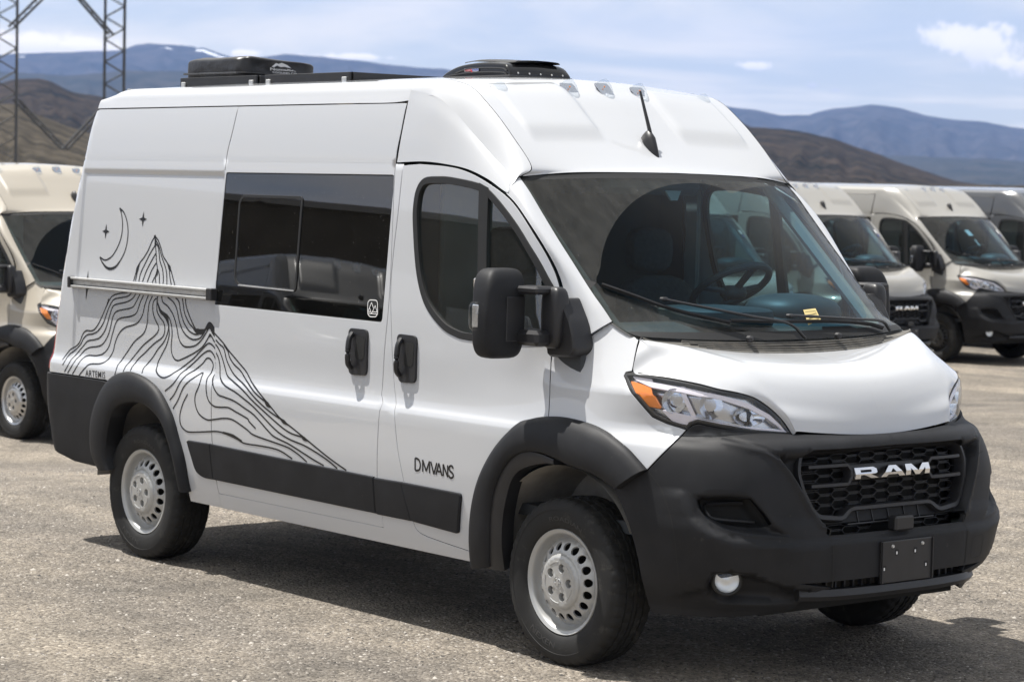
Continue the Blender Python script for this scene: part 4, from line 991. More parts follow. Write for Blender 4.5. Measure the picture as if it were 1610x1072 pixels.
# roof-front embossed pads
# ---- sides: handles, cladding, rail, mirrors
def handle(px4, nm='door_handle'):
    q = rnd_poly(hit(px4), .028, 4); base = skin(nm, q, 'plastic2', van, step=.025, off=.012, gap=0, rim=.014); 
    c = np.array(q).mean(0); R_(base)
    x0, x1 = min(p[0] for p in q), max(p[0] for p in q); z0, z1 = min(p[1] for p in q), max(p[1] for p in q)
    pts = [(x0+.040, z1-.022), (x0+.048, z1-.05), (x0+.050, (z0+z1)/2), (x0+.046, z0+.055), (x0+.040, z0+.03)]
    g = Geo(); P = [body(np.array([a]), np.array([b]), o)[0][0] for (a, b), o in zip(pts, (.018, .040, .046, .040, .018))]
    g.tube(cr(P, 4), .013, 8, flat=1.0); gr = g.build('handle_grip', 'plastic2', base)
    sc = rnd_poly([(x0+.065, z0+.075), (x1-.018, z0+.075), (x1-.014, z1-.03), (x0+.068, z1-.03)], .02); rc = skin('recess_shade', sc, 'under', base, step=.04, off=.0135, gap=0, rim=0)  # flat dark sheet laid on the handle plate, a recess's shade put into colour
    lkp = body(np.array([x0+.022]), np.array([z0+.065]), .013)[0][0]; lkm = Geo().lathe([(0, .004), (.007, .004), (.008, 0)], tuple(lkp), 'y', 12, -1).build('key_lock', 'alu', base)
    return [gr, rc, lkm]
hparts = handle([(551, 516), (580, 519), (578, 590), (551, 588)])+handle([(627, 525), (657, 529), (655, 602), (629, 600)])
zc0, zc1 = .502, .690
clad = [hit([(296, 692), (333, 698), (339, 753), (322, 750), (311, 742)]), hit([(333, 698), (590, 750), (594, 806), (339, 753)]), hit([(591, 751), (634, 758), (650, 818), (595, 807)]), hit([(634, 758), (727, 776), (723, 838), (650, 818)])]
for c, rr in zip(clad, ([.01, .004, .004, .03, .05], [.004]*4, [.004]*4, [.008, .018, .018, .01])):
    R_(skin('side_cladding', rnd_poly(c, rr), 'plastic', van, step=.05, off=.016, gap=.0045, rim=.02, cham=.006))
rb = skin('rear_bumper', [(-4.72, .93), (-3.83, .932)]+[p for p in midline(tORF, tIRF, .3)[::-1] if p[1] < .93 and p[0] < -3.5]+[(-3.90, .45), (-4.15, .455), (-4.42, .50), (-4.60, .55), (-4.72, .56)], 'plastic', van, step=.05, off=.014, rim=.02); R_(rb)
tl = skin('tail_light', rnd_poly([(-4.60, .95), (-4.487, .95), (-4.478, 1.2), (-4.462, 1.42), (-4.50, 1.50), (-4.60, 1.52)], .01), 'red', van, step=.04, off=.012, rim=.015, gap=0); R_(tl)
# slide rail of the sliding door
rt = hit([(107, 434), (330, 455), (330, 473), (107, 448)], .03)
zr_ = (np.mean([rt[0][1], rt[1][1]]), np.mean([rt[2][1], rt[3][1]])); x0, x1 = rt[0][0], rt[1][0]
g = Geo(); zm = (zr_[0]+zr_[1])/2; hh = (zr_[0]-zr_[1])/2; yb = -float(Ys(np.array(-3.4), np.array(zm)))+.008
for dz, hz, dy in ((hh*.82, hh*.28, .036), (-hh*.82, hh*.28, .036), (0, hh*.6, .018)): g.box(((x0+x1)/2, yb-dy/2, zm+dz), (x1-x0-.03, dy, hz*1.6), bev=.003)
rl = g.build('slide_rail', 'alu', van); R_(rl)
g = Geo(); g.box((x0+.012, yb-.02, zm), (.026, .044, hh*2.3), bev=.004).build('rail_end_cap', 'plastic2', rl); Geo().box((x1-.008, yb-.02, zm), (.05, .044, hh*2.3), bev=.004).build('rail_end_cap', 'plastic2', rl)
# mirror
def superbox(c, d, n1=.45, seg=20, rings=14, shear=None):
    V = []; F = []
    f = lambda v, p: math.copysign(abs(v)**p, v)
    for i in range(rings+1):
        b = -math.pi/2+math.pi*i/rings
        for j in range(seg):
            a = 2*math.pi*j/seg; V.append((c[0]+d[0]/2*f(math.cos(b), n1)*f(math.cos(a), n1), c[1]+d[1]/2*f(math.cos(b), n1)*f(math.sin(a), n1), c[2]+d[2]/2*f(math.sin(b), n1)))
    if shear: V = [shear(np.array(v)) for v in V]
    for i in range(rings):
        for j in range(seg): F.append((i*seg+j, i*seg+(j+1) % seg, (i+1)*seg+(j+1) % seg, (i+1)*seg+j))
    return V, F
def msh(p):
    s = (p[2]-1.50)/.19
    p = p.copy(); p[0] -= .030*max(0, s)**2; p[1] += .03*max(0, s)**2; return p
mc = np.array([-.250, -1.165, 1.497])
_mb = [(float(q[0]), float(q[2])) for q in [at(*p, 'y', -1.0) for p in rnd_poly([(866, 476), (882, 466), (889, 484), (897, 505), (903, 530), (905, 552), (898, 562), (860, 561), (856, 520)], 7, 4)]]
_mo = offset(_mb, -.010); _mb = ccw(_mb)
g = Geo(); n_ = len(_mb); V = [(p[0], -.90, p[1]) for p in _mb]+[(p[0], -.990, p[1]) for p in _mb]+[(p[0], -1.004, p[1]) for p in _mo]; F = [tuple(range(2*n_, 3*n_))]+[(k*n_+i, k*n_+(i+1) % n_, (k+1)*n_+(i+1) % n_, (k+1)*n_+i) for k in (0, 1) for i in range(n_)]
ml = R_(g.add(V, F).build('mirror_base', 'plastic2', van, angle=40))
mparts = [Geo().add(*superbox(mc, (.135, .215, .385), .42, 28, 18, msh)).build('mirror_housing', 'plastic', ml, angle=50)]
g = Geo(); g.box((-.150, -1.050, 1.600), (.17, .12, .034), bev=.010); mparts.append(g.build('mirror_arm', 'plastic2', ml))
g = Geo(); g.box((-.150, -1.050, 1.398), (.19, .13, .066), bev=.016); mparts.append(g.build('mirror_arm', 'plastic2', ml))
mparts.append(Geo().add(*superbox((-.070, -1.000, 1.485), (.120, .085, .265), .5, 20, 12)).build('mirror_pivot', 'plastic2', ml))
g = Geo(); g.box((-.316, -1.165, 1.50), (.012, .17, .29), bev=.01); mparts.append(g.build('mirror_glass', 'chrome', ml))
mparts.append(Geo().add(*superbox((-.275, -1.266, 1.485), (.062, .045, .125), .5, 16, 10)).build('mirror_signal', 'lens', ml))
g = Geo(); g.box((-.275, -1.262, 1.485), (.045, .022, .10), bev=.005); mparts.append(g.build('signal_reflector', 'reflector', ml))
g = Geo(); g.box((-.183, -1.125, 1.475), (.008, .10, .19), bev=.003); mparts.append(g.build('mirror_panel', 'plastic2', ml))

# ---- wheels
fH = pchip([0, .036, .040, .105, .113, .1195, .135, .150, .170, .186, .192], [.121, .121, .118, .117, .112, .098, .095, .089, .074, .050, .044])
TY = []
def wheel(x, yc, zc, steer=0):
    r0 = .362; hw = .112
    fd = lambda u, v, off=0.: _wd(u, v, off, x, yc, zc)
    circ = lambda r, n, cx_=0, cy_=0, ph=0: [(cx_+r*math.cos(2*math.pi*i/n+ph), cy_+r*math.sin(2*math.pi*i/n+ph)) for i in range(n)]
    holes = [circ(.0195, 14, .153*math.cos(a), .154*math.sin(a)) for a in [2*math.pi*k/18+.1 for k in range(18)]]
    disc_ = skin('wheel', circ(.192, 72), 'wheel', van, holes=holes+[circ(.116, 48)], step=.02, fmap=fd, gap=0, rim=.010, cham=.001)
    lug = [2*math.pi*k/5+.05 for k in range(5)]
    cap = skin('hub_cap', circ(.1175, 60), 'wheel', disc_, holes=[circ(.0205, 16, .064*math.cos(a), .064*math.sin(a)) for a in lug], step=.014, fmap=lambda u, v, off=0.: _wd(u, v, off+.002, x, yc, zc), gap=0, rim=.022, cham=.0015)
    for a in lug:
        g = Geo(); g.lathe([(.0, .010), (.007, .010), (.0085, .008), (.0105, .006), (.0115, 0)], (x+.064*math.cos(a), -(yc+.096), zc+.064*math.sin(a)), 'y', 10, -1)
        g.lathe([(.024, 0), (0, 0)], (x+.064*math.cos(a), -(yc+.093), zc+.064*math.sin(a)), 'y', 10, -1)
        g.build('wheel_bolt', 'alu', disc_)
    g = Geo()
    for a0_ in [2*math.pi*k/5+.05+math.pi/5 for k in range(5)]:
        pts = [(x+.088*math.cos(a0_+s), -(yc+.1195), zc+.088*math.sin(a0_+s)) for s in np.linspace(-.34, .34, 9)]; Geo().tube(pts, .0028, 5).build('cap_rib', 'wheel', disc_)
    g.lathe([(.0265, .119), (.029, .1235), (.0265, .1235)], (x, -yc, zc), 'y', 28, -1)
    # stylised horned head on the cap
    for s in (-1, 1):
        pts = [(x+s*.004, -(yc+.123), zc+.015), (x+s*.014, -(yc+.124), zc+.014), (x+s*.018, -(yc+.124), zc+.003), (x+s*.011, -(yc+.124), zc-.003), (x+s*.009, -(yc+.124), zc+.004)]; g.tube(cr(pts, 4), .0026, 5)
    g.prism([(-.006, .012), (.006, .012), (.004, -.012), (0, -.018), (-.004, -.012)], lambda u, v: (x+u, -(yc+.119), zc+v), lambda u, v: (x+u, -(yc+.126), zc+v))
    g.build('cap_emblem', 'alu', disc_)
    g = Geo().lathe([(.188, .045), (.196, .050), (.203, .072), (.206, .090), (.212, .0965), (.2195, .0985), (.2245, .1015), (.2275, .0985), (.228, .092), (.222, .085)], (x, -yc, zc), 'y', 72, -1)
    g.lathe([(.192, .044), (.188, 0), (.19, -.09)], (x, -yc, zc), 'y', 48, -1); g.build('rim', 'wheel', disc_, angle=50)
    g = Geo().lathe([(.19, .03), (.1, .0), (0, -.01)], (x, -yc, zc), 'y', 24, -1); g.lathe([(.105, .02), (.105, -.05)], (x, -yc, zc), 'y', 24, -1); g.build('brake_disc', 'under', disc_, angle=50)
    # tyre: tread ribs cut across into blocks
    prof = [(.222, .082), (.226, .094), (.236, .104), (.252, .110), (.270, .1145), (.292, .1155), (.308, .1145), (.309, .1160), (.322, .1145), (.334, .111), (.344, .106), (.352, .099), (.3565, .090)]
    tread = [(.3585, .082), (.3600, .060), (.3600, .056), (.3520, .054), (.3520, .048), (.3612, .046), (.3620, .022), (.3620, .018), (.3530, .016), (.3530, .008), (.3625, .006)]
    full = prof+tread+[(r, -h) for r, h in (prof+tread)[::-1]]
    n = 168; V = []; F = []; m = len(full); ti = [i for i, (r, h) in enumerate(full) if r > .357 and abs(h) < .085]; si = [i for i, (r, h) in enumerate(full) if .340 < r < .358 and abs(h) > .085]
    for j in range(n):
        a = 2*math.pi*j/n; cut = (j % 4) == 0
        for i, (r, h) in enumerate(full):
            rr = r; hh_ = h
            if i in ti and ((j+(i//3)) % 4) == 0: rr -= .0055
            if i in si and (j % 4) < 1: rr -= .004; hh_ -= math.copysign(.003, h)
            V.append((x+rr*math.cos(a), -(yc+hh_), zc+rr*math.sin(a)))
    for j in range(n):
        for i in range(m-1): F.append((j*m+i, j*m+i+1, ((j+1) % n)*m+i+1, ((j+1) % n)*m+i))
    ty = mk('tyre', V, F, 'rubber', disc_, angle=28)
    TY.append((ty, x, yc, zc))
    return disc_
def _wd(u, v, off, x, yc, zc):
    u = np.asarray(u, float); v = np.asarray(v, float); r = np.sqrt(u*u+v*v)+1e-9; h = fH(r); e = 1e-3; s = (fH(r+e)-fH(r-e))/(2*e)
    n = np.stack([-s*u/r, -np.ones_like(u), -s*v/r], -1); n /= np.linalg.norm(n, axis=-1, keepdims=True)
    return np.stack([x+u, -(yc+h), zc+v], -1)+n*np.asarray(off)[..., None] if np.ndim(off) else np.stack([x+u, -(yc+h), zc+v], -1)+n*off, n
# ccw in (u, v) seen from -y is clockwise, so faces come out right-handed for -y
w1 = wheel(0, .886, .361); w2 = wheel(-3.454, .880, .361)
def copy_tree(o, parent=None, over=None, skip=()):
    c = o.copy(); COL.objects.link(c); c.parent = parent
    if over and o.type == 'MESH':
        for i, s in enumerate(c.material_slots):
            nm = s.material.name
            if nm in over: s.link = 'OBJECT'; s.material = over[nm]
    for ch in list(o.children):
        if ch.name.split('.')[0] in skip or ch.get('hero'): continue
        copy_tree(ch, c, over, skip)
    return c
for w in (w1, w2):
    c = copy_tree(w, van); c.rotation_euler = (0, 0, 0)
    loc = (0 if w is w1 else -3.454)
    c.matrix_basis = Matrix.Translation((2*loc, 0, 0)) @ Matrix.Rotation(math.pi, 4, 'Z')
# ---- twins on the left
hero_only = {'window_pane', 'window_backing', 'vent_window', 'vent_window_frame', 'window_trim'}
for o in list(RS):
    n = mirrored(o)
    for ch in list(o.children): mirrored(ch, n)

# ---- rear, underside, wells, interior
g = Geo(); rr = []
for z in (.50, .9, 1.6, 2.1, 2.4, 2.50, 2.53):
    xr = float(fXR(min(z, 2.45)))+ (.0 if z < 2.45 else .12*(z-2.45)/.08+.05)
    rr.append([np.array([xr+.004 if z < 2.5 else xr, y, z]) for y in (-(float(fY(z))-.10), -.6, -.3, 0)])
patch('rear_door', rr, 'paint', van, nu=3, nv=3, both=True)
g = Geo(); g.box((-4.38, 0, .62), (.16, 1.85, .30), bev=.03); g.build('rear_bumper_beam', 'plastic', van)
g = Geo(); g.box((-1.95, 0, .44), (4.6, 1.60, .10)); g.box((-1.9, 0, .36), (2.0, .9, .08)); g.tube([(-3.454, -.85, .36), (-3.454, .85, .36)], .04, 10); g.tube([(0, -.85, .36), (0, .85, .36)], .035, 10)
g.box((.45, 0, .45), (.7, 1.2, .3)); g.tube([(-2.3, -.5, .33), (-3.0, -.52, .33)], .07, 12); g.tube([(-4.2, -.45, .33), (-3.7, -.45, .33)], .03, 8)
g.box((-3.0, -.62, .32), (.9, .05, .05)); g.box((-3.0, .62, .32), (.9, .05, .05)); g.build('underbody', 'under', van)
def well(x, m, r=.52, y0=.985, y1=.60):
    g = Geo(); V = []; F = []; n = 22
    for i in range(n+1):
        a = math.pi*(.16+.84*i/n)
        for y in (y0, y1): V.append((x+r*math.cos(a)*1.02, -y, .40+r*math.sin(a)*.98))
    F = [(2*i, 2*i+1, 2*i+3, 2*i+2) for i in range(n)]; g.add(V, F)
    g.add([v for v in V[1::2]], [tuple(range(n+1))]); return g.build('wheel_well', m, van, smooth=True, angle=60)
R2 = [well(0, 'liner', .47), well(-3.454, 'liner', .47)]
for o in R2: mirrored(o)
Geo().box((.40, 0, .85), (.64, 1.24, .62)).build('engine_bay', 'under', van)
Geo().add(*superbox((-2.95, .12, .30), (.80, .72, .20), .5, 28, 10)).build('spare_tyre', 'under', van)
Geo().tube([(-2.5, .1, .34), (-1.9, .15, .36)], .04, 8).build('exhaust_pipe', 'under', van)
inn = Geo(); inn.box((-1.46, 0, 1.35), (.03, 1.75, 1.9)); inn.box((-.98, 0, 2.14), (.9, 1.5, .02)); inn.box((-.55, 0, .62), (1.9, 1.75, .05)); inn.build('cab_lining', 'inner', van)
# door-side inner trims
def inner_trim(side):
    pass
g = Geo(); g.box((-1.43, -.32, 1.55), (.03, .5, 1.0), bev=.01); g.build('cab_cabinet', 'trim', van)
g = Geo()
g.box((-.62, -.12, 2.06), (.42, .62, .09), bev=.03); oc = g.build('overhead_console', 'inner', van)
g = Geo(); g.prism([(-.05, 0), (.05, 0), (.02, .045), (-.02, .045)], lambda u, v: (-.42+v*.2, .0+u, 2.035-v), lambda u, v: (-.43+v*.2, .0+u, 2.035-v)); g.build('mirror_camera', 'trim', oc)
dashr = [[np.array([x, y, z]) for y in (-.80, -.55, -.25, .05, .30, .55, .80)] for x, z in ((.34, 1.345), (.22, 1.375), (.05, 1.43), (-.12, 1.455), (-.28, 1.40), (-.34, 1.15), (-.28, .8))]
for r in dashr[1:4]:
    for p in r:
        if .25 < p[1] < .6: p[2] += .055
patch('dashboard', dashr, 'dash', van, nu=4, nv=5)
g = Geo().add(*superbox((-.06, .43, 1.485), (.42, .44, .18), .8, 24, 12)); g.build('instrument_hood', 'dash', van)
g = Geo().add(*superbox((-.06, -.08, 1.475), (.46, .44, .10), .4, 24, 10)); g.build('dash_tray', 'dash', van)
g = Geo(); V = []; c = np.array([-.47, .44, 1.585]); n_ = np.array([-.55, 0, .83]); n_ /= np.linalg.norm(n_); u_ = np.array([0, 1., 0]); w_ = np.cross(n_, u_)
g.tube([c+(u_*math.cos(a)+w_*math.sin(a))*.195 for a in np.linspace(0, 2*math.pi, 41)], .017, 10, caps=False)
for a in (0, math.pi, -math.pi/2): g.tube([c-n_*.03, c+(u_*math.cos(a)+w_*math.sin(a))*.19], .016, 6)
g.add(*superbox(c-n_*.03, (.10, .13, .07), .7, 14, 8)); g.build('steering_wheel', 'dash', van)
for y in (-.44, .44):
    g = Geo().add(*superbox((-.95, y, 1.28), (.17, .50, .68), .55, 20, 14, lambda p: np.array([p[0]-(p[2]-1.28)*.18, p[1], p[2]]))); s = g.build('seat', 'cloth', van)
    Geo().add(*superbox((-1.05, y, 1.74), (.12, .27, .22), .6, 16, 10)).build('headrest', 'cloth', s)
    Geo().add(*superbox((-.72, y, .98), (.50, .50, .18), .5, 16, 10)).build('seat_cushion', 'cloth', s)
# pillars inside, left door
for sg in (-1, 1):
    g = Geo(); g.tube([(-.60, sg*.80, 2.06), (.12, sg*.80, 1.42)], .03, 6); g.box((-1.22, sg*.90, 1.6), (.10, .03, 1.0), bev=.01); g.box((-.55, sg*.93, 1.10), (1.2, .03, .5), bev=.01); g.build('inner_pillar_trim', 'inner' if sg < 0 else 'trim', van)
from mathutils import noise as mnoise
# ================================================================== marks and equipment of this van only
def hero(o): o['hero'] = 1; return o
def ribbon(g, px, w=.0082, off=.0011, wf=None):
    P = cr(px, 5); T = np.array(hit(P)); T = np.array(T)
    tn = np.gradient(T, axis=0); tn /= np.linalg.norm(tn, axis=1, keepdims=True)+1e-12; nr = np.stack([-tn[:, 1], tn[:, 0]], 1)
    n = len(T); s = np.linspace(0, 1, n); ww = np.full(n, w)
    if wf is not None: ww = w*np.interp(s, np.linspace(0, 1, len(wf)), wf)
    A = T+nr*ww[:, None]/2; B = T-nr*ww[:, None]/2
    a, _ = body(A[:, 0], A[:, 1], off); b, _ = body(B[:, 0], B[:, 1], off); V = np.concatenate([a, b])
    F = [(i, i+1, n+i+1, n+i) for i in range(n-1)]
    q = V[F[0][1]]-V[F[0][0]]; r = V[F[0][3]]-V[F[0][0]]
    if np.cross(q, r)[1] > 0: F = [f[::-1] for f in F]
    g.add(V, F)
def loc(ox, oy, s): return lambda pts: [(ox+x*s, oy+y*s) for x, y in pts]
zA = loc(90, 450, 160/1143); zB2 = loc(180, 360, 120/1072); zC = loc(190, 460, 160/1072); zD = loc(240, 540, 160/1072); zE = loc(340, 560, 220/1241); zF = loc(140, 320, 110/1072)
art = [zA(p) for p in [
 [(770, 70), (700, 78), (620, 100), (580, 135), (540, 210), (480, 350), (420, 460), (370, 500), (310, 498), (270, 535), (225, 640), (140, 720), (60, 825)],
 [(815, 75), (770, 115), (640, 140), (595, 175), (550, 270), (500, 410), (440, 500), (380, 535), (320, 545), (275, 590), (235, 665), (130, 775), (60, 885)],
 [(865, 85), (820, 145), (750, 180), (640, 205), (600, 240), (570, 330), (520, 490), (460, 575), (400, 600), (325, 615), (275, 670), (180, 790), (80, 960)],
 [(910, 90), (870, 170), (820, 240), (700, 268), (640, 290), (605, 350), (560, 530), (500, 640), (440, 675), (340, 690), (270, 740), (180, 870), (115, 975)],
 [(950, 100), (910, 190), (870, 300), (800, 340), (690, 360), (640, 410), (600, 540), (560, 680), (500, 755), (420, 780), (320, 780), (260, 840), (170, 985)],
 [(1005, 100), (965, 210), (935, 330), (870, 420), (740, 465), (670, 540), (630, 640), (605, 740), (540, 840), (480, 870), (370, 875), (310, 920), (245, 1000)],
 [(1050, 110), (1015, 190), (1000, 300), (990, 420), (950, 530), (850, 620), (760, 750), (690, 860), (645, 1000)],
 [(1095, 135), (1060, 180), (1055, 280), (1080, 370), (1118, 450), (1115, 500), (1070, 560), (950, 660), (850, 780), (790, 860), (740, 960)]]]
art += [zC([(368, 40), (362, 110), (365, 200), (395, 260), (435, 320), (445, 400), (420, 470), (330, 540), (230, 640), (150, 720), (100, 825)]),
 zC([(368, 40), (370, 120), (410, 200), (450, 250), (480, 320), (480, 400), (440, 510), (370, 600), (320, 680), (250, 770), (222, 850)]),
 zC([(487, 345), (490, 450), (460, 560), (410, 660), (370, 750), (375, 830), (410, 880), (460, 895), (530, 865), (640, 780), (740, 700), (830, 605), (885, 548), (920, 535), (970, 580)])+zD([(690, 140), (710, 240), (715, 360), (760, 440), (870, 510), (960, 580), (1072, 675)])+zE([(520, 645), (640, 730), (780, 790), (900, 860), (1000, 930), (1075, 993)]),
 zC([(440, 215), (480, 250), (510, 320), (522, 430), (512, 580), (530, 670), (575, 715), (650, 690), (780, 620), (850, 560), (900, 480), (924, 440), (965, 512)])+zD([(685, 35), (730, 140), (765, 260), (790, 340), (850, 400), (950, 490), (1072, 620)])+zE([(560, 610), (660, 680), (760, 715)]),
 zC([(410, 40), (425, 100), (480, 150), (535, 240), (570, 360), (595, 490), (640, 560), (700, 572), (770, 555), (830, 500), (870, 440), (918, 372), (950, 430)])+zD([(700, 0), (750, 50), (780, 170), (830, 280), (880, 350), (970, 440), (1072, 565)])+zE([(450, 470), (560, 550)]),
 zC([(475, 50), (530, 95), (570, 170), (600, 310), (640, 410), (700, 475), (760, 495), (820, 475), (865, 415)]),
 zC([(560, 55), (595, 100), (610, 190), (640, 300), (690, 390), (750, 435), (800, 440)]),
 zC([(630, 62), (640, 130), (655, 220), (700, 320), (760, 385), (800, 415)]),
 zC([(662, 65), (672, 150), (710, 260), (770, 385), (820, 408), (870, 385), (905, 338), (925, 338), (960, 390), (1000, 440)])+zD([(750, 0), (800, 70), (900, 190), (990, 300), (1072, 450)])+zE([(490, 455), (570, 550), (700, 655), (810, 745), (1000, 900), (1155, 1010)]),
 zD([(795, 80), (815, 150), (860, 220), (930, 290), (990, 390), (1072, 510)])+zE([(425, 395)]),
 zD([(130, 500), (220, 420), (310, 300), (420, 200), (500, 120), (560, 80), (600, 85), (640, 150), (660, 240), (635, 350), (640, 450), (690, 535), (760, 565), (860, 605), (970, 680), (1072, 755)])+zE([(460, 660), (520, 715), (640, 775), (760, 850), (870, 920), (955, 968)]),
 zD([(180, 595), (230, 530), (290, 410), (360, 330), (440, 270), (510, 210), (550, 158), (590, 163), (620, 220), (610, 280), (570, 390), (565, 500), (590, 600), (650, 660), (720, 670), (800, 675), (880, 720), (1000, 790)])+zE([(290, 575), (350, 640)]),
 zD([(215, 685), (270, 590), (320, 470), (380, 400), (460, 345), (508, 310), (518, 340), (490, 440), (450, 540), (450, 640), (490, 740), (570, 800), (640, 800), (740, 787), (830, 797), (920, 850), (1000, 910), (1072, 965)])+zE([(520, 765), (640, 810), (730, 870), (805, 936)]),
 zD([(370, 530), (320, 630), (288, 750), (295, 850), (340, 910), (400, 932), (560, 928), (680, 925), (770, 950), (880, 1000), (970, 1050)])+zE([(400, 795), (520, 820), (590, 850), (675, 908)])]
wf = {4: None}
thick = [(zC([(370, 110), (400, 195), (440, 235), (470, 280), (487, 350)]), [1, 2.4, 2.8, 3, 1]), (zC([(745, 385), (790, 408), (840, 412), (880, 388)]), [.6, 3.6, 3.4, 1.2]), (zC([(880, 385), (905, 345), (925, 345), (960, 400), (990, 440)]), [2.6, 3.4, 4, 4.2, 1]), (zC([(920, 445), (922, 468)]), [1, 3]),
         (zE([(420, 380), (455, 425), (490, 455)]), [.6, 3.2, .6]), (zE([(555, 540), (600, 580), (640, 610)]), [.6, 2.6, .8]), (zE([(745, 700), (780, 730), (820, 752)]), [.5, 2.6, .6]), (zE([(60, 672), (150, 705), (230, 752)]), [1, 2, 1]), (zA([(560, 140), (540, 205)]), [1, 1]), (zD([(795, 80), (750, 5)]), [1, 1.4])]
art += [zB2(p) for p in [
 [(545, 105), (500, 180), (450, 300), (390, 400), (330, 480), (290, 570), (265, 660), (245, 730)], [(545, 105), (590, 160), (630, 270), (660, 380), (720, 480), (765, 570), (800, 700), (825, 790)],
 [(545, 110), (550, 220), (560, 330), (565, 450), (580, 560), (575, 620), (550, 670), (558, 760)], [(550, 225), (480, 340), (410, 480), (345, 620), (318, 735)], [(555, 345), (490, 460), (420, 600), (370, 740)], [(560, 480), (500, 580), (460, 680), (435, 745)], [(575, 620), (530, 700), (505, 755)], [(290, 640), (270, 730)],
 [(560, 205), (590, 255), (603, 340), (615, 450), (650, 560), (662, 680), (658, 772)], [(585, 570), (605, 640), (608, 768)], [(548, 140), (600, 240), (640, 390), (680, 500), (708, 620), (712, 780)], [(748, 580), (755, 680), (775, 785)]]]
thick += [(zB2([(330, 480), (300, 560), (280, 640)]), [1, 3, 2]), (zB2([(540, 130), (545, 108), (556, 128)]), [2.2, 2.5, 2]), (zB2([(720, 480), (750, 545), (768, 590)]), [1, 3, 1]), (zB2([(580, 560), (572, 625), (550, 668)]), [1.5, 2.6, 1.2]), (zB2([(550, 160), (552, 235)]), [1.6, 2.2])]
art += [zF([(445, 70), (510, 140), (555, 270), (572, 420), (560, 580), (520, 740), (450, 880), (380, 970), (300, 1000), (230, 970), (170, 890), (140, 820)]), zF([(445, 70), (475, 180), (488, 330), (470, 500), (420, 650), (340, 790), (270, 850), (210, 865), (140, 820)])]
thick += [(zF([(445, 75), (475, 120)]), [1, 2]), (zF([(450, 880), (380, 970), (300, 1000), (230, 970), (170, 890)]), [1, 1.7, 1.9, 1.6, 1])]
g = Geo()
for p in art: ribbon(g, p)
for k, (p, w) in enumerate(thick): ribbon(g, p, wf=w, off=.0014)
hero(tag(g.build('mountain_graphic', 'ink', van, smooth=False)))['label'] = 'black contour-line mountains and crescent moon printed on the side'
def flatpoly(name, px, m, off=.0013, parent=van):
    return hero(skin(name, hit(px), m, parent, step=.05, off=off, gap=0, rim=0))
def star(c, t, b, l, r): 
    out = []
    for a, d in ((t, r), (r, b), (b, l), (l, t)):
        out.append(a); out.append(((a[0]+d[0]+2.6*c[0])/4.6, (a[1]+d[1]+2.6*c[1])/4.6))
    return out
for pts in (zF([(802, 240), (815, 120), (793, 362), (740, 240), (862, 242)]), zF([(233, 428), (242, 310), (223, 545), (178, 425), (290, 430)]), [(134.6, 449), (136, 425), (132.4, 472.5), (127.5, 451), (142, 453)]): flatpoly('star_graphic', star(*pts), 'ink')
# lettering: the built-in font laid on the skin
def text_mesh(s, bold=0., sp=1.0):
    c = bpy.data.curves.new('t', 'FONT'); c.body = s; c.resolution_u = 3; c.offset = bold; c.space_character = sp; o = bpy.data.objects.new('t', c); COL.objects.link(o)
    dg = bpy.context.evaluated_depsgraph_get(); me = o.evaluated_get(dg).to_mesh(); V = np.array([tuple(v.co)[:2] for v in me.vertices]); F = [tuple(p.vertices) for p in me.polygons]; o.evaluated_get(dg).to_mesh_clear(); bpy.data.objects.remove(o); bpy.data.curves.remove(c)
    V[:, 0] -= V[:, 0].min(); V[:, 1] -= V[:, 1].min(); V[:, 0] /= V[:, 0].max(); V[:, 1] /= V[:, 1].max(); return V, F
def quad(V, q):
    q = np.array(q, float); u = V[:, :1]; v = V[:, 1:2]; return q[3]*(1-u)*(1-v)+q[2]*u*(1-v)+q[1]*u*v+q[0]*(1-u)*v     # q: top-left, top-right, bottom-right, bottom-left
def orient(V, F, d):
    V = np.array(V); s = 0
    for f in F[:40]: s += np.dot(np.cross(V[f[1]]-V[f[0]], V[f[2]]-V[f[0]]), d)
    return F if s > 0 else [f[::-1] for f in F]
def skin_text(name, s, q, m, bold=0., sp=1., off=.0013, parent=van, label=None):
    V, F = text_mesh(s, bold, sp); T = np.array(hit([tuple(p) for p in quad(V, q)])); P, _ = body(T[:, 0], T[:, 1], off); o = mk(name, P, orient(P, F, (0, -1, 0)), m, parent, smooth=False)
    if label: o['label'] = label
    return hero(o)
STR = {'D': [[(0, 0), (0, 1)], [(0, 1), (.35, 1), (.80, .88), (1, .5), (.80, .12), (.35, 0), (0, 0)]], 'M': [[(0, 0), (0, 1)], [(0, 1), (.5, .12), (1, 1)], [(1, 1), (1, 0)]], 'V': [[(0, 1), (.5, 0), (1, 1)]], 'A': [[(0, 0), (.5, 1), (1, 0)], [(.2, .32), (.8, .32)]], 'N': [[(0, 0), (0, 1)], [(0, 1), (1, 0)], [(1, 0), (1, 1)]], 'S': [[(.95, .80), (.75, .97), (.45, 1), (.15, .90), (.10, .72), (.30, .56), (.70, .44), (.95, .28), (.85, .10), (.55, 0), (.25, .02), (.02, .18)]]}
